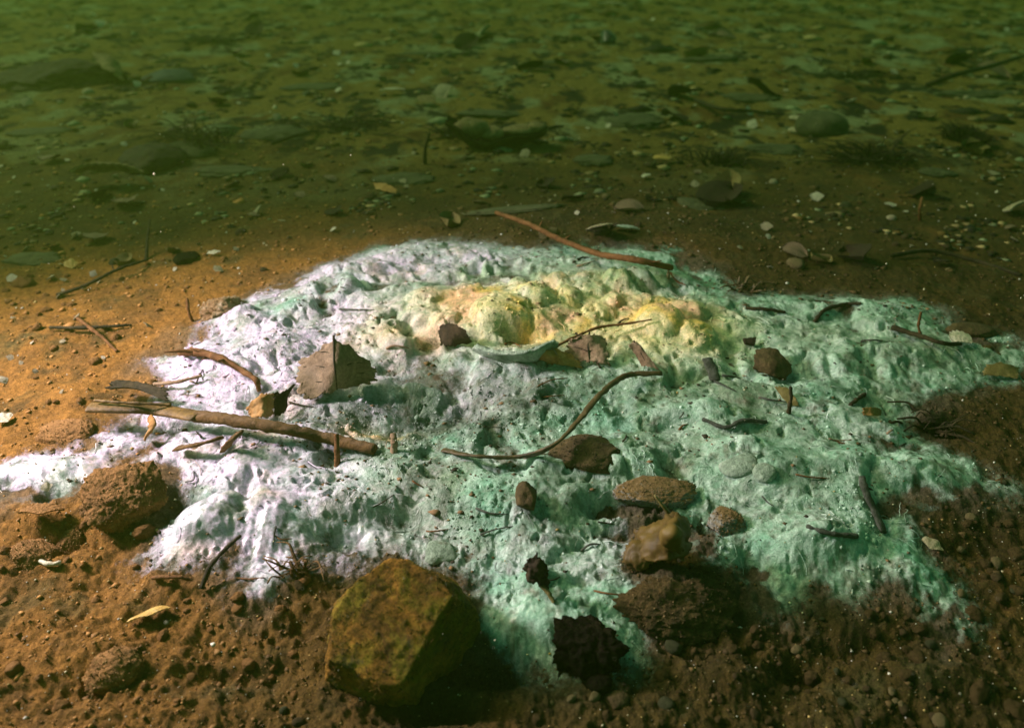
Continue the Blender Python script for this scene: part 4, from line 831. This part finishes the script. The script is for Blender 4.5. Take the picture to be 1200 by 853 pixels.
tuft('litter_weed', 400, 150, 110, 16, 78, 'low dark weed line left of the bark boat', M['weed'], 79)
tuft('litter_weed', 530, 158, 50, 15, 66, 'dark weed caught at the left end of the bark boat', M['weed'], 80)
tuft('litter_weed', 260, 50, 80, 10, 66, 'flat dark weed patch far beyond the blue-grey stone', M['weed'], 84, thick=.002)
tuft('litter_weed', 1000, 92, 80, 10, 66, 'dim weed patch beyond the sprawling tuft', M['weed'], 85, thick=.002)
tuft('rim_roots', 1092, 500, 66, 22, 26, 'dark root tangle in the notch at the right rim of the mat', M['darkwood'], 81, 'roots')
tuft('rim_weed', 870, 340, 40, 20, 16, 'small pale weed tuft at the notch in the crest', M['blade'], 82)
tuft('front_roots', 345, 668, 60, 26, 30, 'brown root fibres between film lobe and algae stone', M['silted_wood'], 83, 'roots', thick=.0008)
rod('back_stick', [(499, 192, 0), (500, 175, .03), (504, 156, .06)], 5, 'dark bent stick standing left of the bark boat', 'twig', M['darkwood'], w1=3)
rod('back_stick', [(1085, 100, .02), (1120, 88, .05), (1160, 78, .05), (1200, 66, .03)], 6, 'long dim branch far out on the right', 'branch', M['darkwood'], w1=4)
rod('back_stick', [(815, 118, .01), (845, 128, .02), (880, 130, .02), (915, 136, .01)], 5, 'dark branch lying left of the green round stone', 'branch', M['darkwood'], w1=3)
rod('back_stick', [(625, 158, .02), (645, 150, .03), (660, 148, .02)], 5, 'short dark stick at the right end of the bark boat', 'twig', M['darkwood'], w1=3)
rod('back_stick', [(318, 168, .01), (345, 160, .02), (372, 153, .01)], 5, 'dark stick on the silt right of the teal slab', 'twig', M['darkwood'], w1=3)
rod('back_stick', [(1078, 258, 0), (1078, 246, .02), (1080, 232, .035)], 4, 'short reddish stick standing at the far right', 'twig', M['redtwig'], w1=3)
rod('back_stick', [(1046, 300, .004), (1090, 294, .01), (1140, 305, .008), (1196, 322, .003)], 5, 'dark branch trailing behind the right rim of the mat', 'branch', M['darkwood'], w1=4)
rock('round_green_stone', 962, 140, 56, 44, 'round olive stone with pale pebbles beside it', 'rock', M['greenstone'], 91, rise=.6, sink=.35, lump=.15, cuts=2)
rock('stacked_pebble', 934, 138, 16, 12, 'pale pebble, topmost of the two against the round olive stone', 'pebble', M['shell'], 92, sink=.2)
rock('stacked_pebble', 936, 152, 22, 11, 'pale pebble, lower of the two against the round olive stone', 'pebble', M['shell'], 93, sink=.2)
rock('far_stone', 712, 44, 20, 22, 'dark upright stone far out in the green gloom', 'rock', M['mussel'], 94, rise=.7, sink=.3)
rock('far_stone', 218, 300, 26, 16, 'black stone behind the crusted stone', 'rock', M['black'], 95, rise=.6, sink=.3)
for i, (px, py, w_, h_, lab) in enumerate([(742, 134, 70, 24, 'broad flat silted stone right of the bark boat'), (695, 182, 44, 18, 'small flat silted stone in front of the broad one'), (575, 128, 70, 16, 'flat silted stone just behind the bark boat'),
    (475, 205, 70, 18, 'long flat silted stone left of the rust leaf'), (830, 65, 60, 14, 'flat silted stone far beyond the dark branch'), (905, 168, 60, 20, 'flat silted stone in front of the pale pebble pair'),
    (330, 150, 80, 22, 'flat silted stone beside the dark stick'), (60, 95, 60, 12, 'flat silted stone before the sunken wood'), (1100, 198, 40, 14, 'flat silted stone under the dark round weed ball'), (820, 235, 60, 20, 'smooth silted stone right behind the crest'),
    (270, 195, 100, 16, 'long low silted stone before the teal slab'), (40, 298, 60, 18, 'smooth teal silted stone at the left rear'), (365, 98, 70, 14, 'flat silted stone beyond the white oval shell'), (1150, 105, 80, 16, 'flat silted stone under the long dim branch'),
    (640, 70, 60, 10, 'flat silted stone far behind the bark boat'), (500, 60, 70, 10, 'flat silted stone far behind the white oval shell'), (605, 240, 110, 16, 'low wide silted rise behind the long twig'), (880, 110, 60, 14, 'flat silted stone behind the round olive stone'),
    (45, 150, 60, 14, 'flat silted stone above the broken crab shell')]):
    rock('flat_stone', px, py, w_, h_, lab, 'rock', M['greenstone'], 100+i, rise=.30, sink=.46, lump=.5, cuts=2, fine=.3, group='flat silted stones on the dim seabed')

# ------------------------------------------------------------------ scattered pieces one could count
LAND = []
for o_ in list(COL.objects):
    if o_.parent is None and 'category' in o_ and 'kind' not in o_: LAND.append((o_.location.copy(), o_))
LAND = [(Vector(l), o_) for l, o_ in LAND]
SHORT = {'torn_leaf': 'large torn leaf', 'woody_stem': 'woody stem', 'algae_rock': 'big algae stone', 'peat_lump': 'black peat lump', 'mud_caked_stone': 'orange mud-caked stone', 'curled_bark': 'curled bark boat', 'sunken_wood': 'sunken wood',
 'blue_stone': 'blue-grey stone', 'claw_shell': 'broken crab shell', 'round_green_stone': 'round olive stone', 'barnacled_stone': 'pale-crusted stone', 'mud_hump': 'crumbly mud hump', 'mud_roll': 'rolled mud lump', 'rust_leaf': 'rust-orange leaf',
 'long_twig': 'long straight twig', 'ring_shell': 'cream curled shell', 'pale_shell': 'white oval shell', 'tan_shell': 'tan shell', 'sand_branch': 'slanting dark branch', 'sand_twig': 'crossed twigs', 'rim_roots': 'root tangle', 'pod_shell': 'pod-shaped shell',
 'yellow_chip': 'long yellow chip', 'front_roots': 'root fibres', 'slope_shell': 'tan ringed shell', 'grey_slab': 'slab', 'dark_pebble': 'dark oval pebble'}
LAND = [(l, SHORT[o_.name.split('.')[0]]) for l, o_ in LAND if o_.name.split('.')[0] in SHORT]
def near(p):
    d, w_ = min(((l-Vector(p)).length, w_) for l, w_ in LAND); return w_ if d < .075*max(1, p[1]**1.3) else None
LOOKS = {'bone': 'white', 'shell': 'buff', 'tanpiece': 'tan', 'brownstone': 'brown', 'greenstone': 'olive', 'clod': 'dark brown', 'mudrock': 'orange', 'leafdark': 'blackish', 'leaf': 'grey-brown', 'weed': 'black', 'leaftan': 'yellowish'}
MATLOOK = {M[k].name: v for k, v in LOOKS.items()}
def logn(m, s_):
    f = lambda r, py: r.lognormal(math.log(m), s_)
    f.med = m; return f
def scatter(name, n, meshes, label, cat, group, region, size, tiltmax=.5, sink=.25, seed=0, taken=None):
    rg = np.random.default_rng(seed); P = []
    while len(P) < n:
        px, py = region(rg)
        P.append((px, py))
    Q = ats(P)
    for (px, py), q in zip(P, Q):
        k = size(rg, py)*mpp(q); o = ob(name, meshes[rg.integers(len(meshes))]); o.scale = (k, k, k)
        o.rotation_euler = (rg.uniform(-tiltmax, tiltmax), rg.uniform(-tiltmax, tiltmax), rg.uniform(0, 6.28)); o.location = Vector(q)+Vector((0, 0, k*(.5-sink)*.6))
        lk = MATLOOK.get(o.data.materials[0].name, ''); w_ = near(q); big = 'larger ' if k/mpp(q) > 1.5*size.med else ''
        tag(o, (big+lk+' '+label[0]+(' near the '+w_ if w_ else ' '+label[1])).strip(), cat, group)
_matpix = np.array(MATP, float)
def inmat(px, py, m=0): return sdf(np.array([float(px)]), np.array([float(py)]), _matpix)[0] > m
def reg_back(rg):
    while True:
        px, py = rg.uniform(0, 1200), 8+310*rg.uniform(0, 1)**.8
        if not inmat(px, py, -12): return px, py
def reg_left(rg):
    while True:
        px, py = rg.uniform(0, 330)*rg.uniform(.3, 1), rg.uniform(300, 520)
        if not inmat(px, py, -4): return px, py
def reg_front(rg):
    while True:
        px, py = rg.uniform(0, 1200), rg.uniform(560, 850)
        if not inmat(px, py, -6) and not (360 < px < 600 and 630 < py < 850) and px > 330: return px, py
def reg_frontleft(rg):
    while True:
        px, py = rg.uniform(0, 360), rg.uniform(600, 850)
        if not inmat(px, py, -6): return px, py
frag = [shell_mesh('shell_fragment', 1., .5, .25, M[m], 200+i, 3+i % 4, n=6, m=8) for i, m in enumerate(('bone', 'shell', 'shell', 'tanpiece', 'bone'))]
peb = [rock_mesh('pebble', (.5, .42, .3), 220+i, 2, mat=M[m]) for i, m in enumerate(('shell', 'brownstone', 'greenstone', 'tanpiece', 'brownstone'))]
clods = [rock_mesh('mud_clod', (.5, .45, .36), 240+i, 3, lump=.5, fine=.3, mat=M['clod']) for i in range(6)]
orange = [rock_mesh('silt_clod', (.5, .45, .33), 250+i, 3, lump=.4, fine=.25, mat=M['mudrock']) for i in range(5)]
scatter('shell_fragment', 190, frag, ('shell fragment', 'lying on the open dim mud behind the mat'), 'shell', 'pale shell fragments on the dim mud', reg_back, logn(6.5, .45), .7, .25, 301)
scatter('pebble', 110, peb, ('pebble', 'lying on the open dim mud behind the mat'), 'pebble', 'pebbles on the dim mud', reg_back, logn(7.5, .45), .4, .36, 302)
scatter('silt_clod', 60, orange, ('silt clod', 'on the open orange silt beside the mat'), 'clod', 'silt clods left of the mat', reg_left, logn(6.5, .45), .5, .46, 303)
scatter('silt_clod', 40, orange, ('silt clod', 'in the orange-brown mud before the lilac film'), 'clod', 'silt clods before the lilac film', reg_frontleft, logn(9, .45), .5, .46, 308)
scatter('shell_chip', 26, frag[:3], ('shell chip', 'on the open orange silt beside the mat'), 'shell', 'shell chips on the orange silt', reg_left, logn(7, .35), .7, .2, 304)
scatter('mud_clod', 90, clods, ('mud clod', 'in the open rough mud before the mat'), 'clod', 'mud clods before the mat', reg_front, logn(9, .4), .6, .52, 305)
scatter('stone_chip', 46, [rock_mesh('stone_chip', (.5, .4, .3), 260+i, 2, mat=M[m]) for i, m in enumerate(('brownstone', 'tanpiece', 'greenstone'))], ('stone chip', 'in the open rough mud before the mat'), 'pebble', 'stone chips before the mat', reg_front, logn(11, .4), .5, .3, 306)
def leafmesh(seed, mat):
    n = 9; u, v = np.meshgrid(np.linspace(-1, 1, n), np.linspace(-1, 1, n)); w_ = (1-u**2)**.6*.36+.02
    V = np.stack([u*.5, v*w_, .10*np.sin(u*2+seed)+.12*v*v+.05*np.sin(v*3+seed)], -1).reshape(-1, 3); V += .03*np.stack([fbm3(V*4+seed+i*9, 2) for i in range(3)], 1)
    F = gridF(n, n); W = V-np.array([0, 0, .02]); return py_mesh('dead_leaf', np.concatenate([V, W]), F.tolist()+(F[:, ::-1]+n*n).tolist(), mat)
scatter('dead_leaf', 60, [leafmesh(i, M[m]) for i, m in enumerate(('leafdark', 'leafdark', 'leaf', 'weed', 'leaftan'))], ('dead leaf scrap', 'in the open dim litter behind the mat'), 'leaf', 'dead leaves in the dim litter', reg_back, logn(26, .4), .35, .3, 307)

def twigbits():
    rg = np.random.default_rng(401); cols = ['redtwig', 'darkwood', 'greyblade', 'leafpink']; n = 0
    while n < 44:
        px, py = rg.uniform(170, 1150), rg.uniform(300, 700)
        if not inmat(px, py, 14): continue
        a = rg.normal(.1, .7); L = rg.uniform(7, 22); dx, dy = math.cos(a)*L, math.sin(a)*L*.5; m_ = cols[rg.integers(4)]
        o = rod('twig_bit', [(px-dx, py-dy, .0005), (px-dx*.2, py+rg.normal(0, 1.5), .0025), (px+dx, py+dy, .0002)], rg.uniform(1.6, 3.4), '', 'twig', M[m_], n=12, ring=5, rough_=.0004, w1=1.2)
        w_ = near(o.location); lk = {'redtwig': 'reddish', 'darkwood': 'dark', 'greyblade': 'grey', 'leafpink': 'pale'}[m_]
        tag(o, ('long ' if L > 16 else 'short ')+lk+' twig bit stuck '+('in the film near the '+w_ if w_ else 'in the open film of the mat'), 'twig', 'twig bits stuck in the mat'); n += 1
twigbits()

# glittering grit: far too fine to count
def grit():
    n = 5200; px = RNG.uniform(-20, 1220, n); py = RNG.uniform(15, 853, n); k = RNG.uniform(0, 1, n) < np.clip(.25+1.1*np.exp(-((py-235)/70)**2)+.5*(py > 600)+.3*(px < 250), 0, 1)
    P = np.stack([px[k], py[k]], 1); Q = ats(P); s = np.hypot(np.hypot(Q[:, 0], Q[:, 1]), HC)/FPX
    inside = sdf(P[:, 0], P[:, 1], _matpix) > 0; keep = ~inside | (RNG.uniform(0, 1, len(P)) < .3); Q, s = Q[keep], s[keep]; m = len(Q)
    pal = np.array([(.62, .56, .36), (.50, .36, .13), (.66, .64, .54), (.36, .25, .09)])[RNG.integers(0, 4, m)]
    bits('shell_grit', Q[:, 0], Q[:, 1], Q[:, 2]+s*.3, s*RNG.lognormal(math.log(.75), .5, m), pal*RNG.uniform(.6, 1.2, (m, 1)), M['grain'], 'glinting pale shell grit strewn over the mud', .7, 'grit')
    n = 9000; th = RNG.uniform(-.8, .8, n); r = np.exp(RNG.uniform(math.log(.42), math.log(1.9), n)); x, y = r*np.sin(th), r*np.cos(th); g = Hground(x, y); _, t = matsurf(x, y)
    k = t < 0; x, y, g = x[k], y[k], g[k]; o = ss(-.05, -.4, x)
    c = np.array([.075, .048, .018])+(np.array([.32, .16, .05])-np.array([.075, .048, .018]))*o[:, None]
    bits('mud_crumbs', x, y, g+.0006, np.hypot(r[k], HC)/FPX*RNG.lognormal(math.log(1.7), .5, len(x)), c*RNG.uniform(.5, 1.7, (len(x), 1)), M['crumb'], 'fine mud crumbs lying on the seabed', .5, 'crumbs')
grit()

def snow():
    n = 420; px = RNG.uniform(0, 1200, n); py = RNG.uniform(120, 830, n); D = rays(px, py); g = hit(px, py, Hlook); tt = RNG.uniform(.55, .97, n)
    P = np.array([0, 0, HC])+(g-np.array([0, 0, HC]))*tt[:, None]; s_ = np.linalg.norm(P-np.array([0, 0, HC]), axis=1)/FPX
    bits('marine_snow', P[:, 0], P[:, 1], P[:, 2], s_*RNG.lognormal(math.log(.55), .45, n), np.tile((.62, .56, .42), (n, 1))*RNG.uniform(.5, 1.3, (n, 1)), M['grain'], 'pale specks drifting in the water', 1., 'particles')
snow()
def litter():
    n = 60000; th = RNG.uniform(-.75, .75, n); r = np.exp(RNG.uniform(math.log(1.35), math.log(9), n)); x, y = r*np.sin(th), r*np.cos(th)
    m = fbm(x, y*.7, 5, 4, .65, 51); k = (RNG.uniform(0, 1, n) < .04+.9*ss(.1, .4, m)) & (sd(x, y) < -.02); x, y, r = x[k][:9000], y[k][:9000], r[k][:9000]
    pal = np.array([(.020, .014, .006), (.035, .022, .009), (.10, .06, .015), (.016, .015, .008), (.30, .23, .10), (.18, .21, .11)])[RNG.integers(0, 6, len(x))]
    bits('leaf_litter', x, y, Hlook(x, y)+.001, RNG.lognormal(math.log(.0075), .55, len(x))*np.clip(r/2, .6, 1.8), pal*RNG.uniform(.6, 1.5, (len(x), 1)), M['crumb'], 'rotting plant litter strewn over the dim mud', .3, 'litter')
litter()

# ------------------------------------------------------------------ the green water itself
def haze():
    x0, x1, y0, y1, z0, z1 = -32, 32, -32, 32, -1.3, .75
    V = [(x, y, z) for z in (z0, z1) for y in (y0, y1) for x in (x0, x1)]
    F = [(0, 2, 3, 1), (4, 5, 7, 6), (0, 1, 5, 4), (2, 6, 7, 3), (0, 4, 6, 2), (1, 3, 7, 5)]
    me = bpy.data.meshes.new('haze'); me.from_pydata(V, [], F); me.update()
    m = bpy.data.materials.new('green water'); m.use_nodes = True; t = m.node_tree; t.nodes.clear()
    out = t.nodes.new('ShaderNodeOutputMaterial'); v = t.nodes.new('ShaderNodeVolumePrincipled'); t.links.new(v.outputs[0], out.inputs['Volume'])
    v.inputs['Color'].default_value = (.20, .32, .04, 1); v.inputs['Absorption Color'].default_value = (.04, .40, .03, 1)
    v.inputs['Density'].default_value = .11; v.inputs['Anisotropy'].default_value = .3
    o = ob('haze', me, m); tag(o, 'green murky water filling the scene', kind='stuff')
haze()
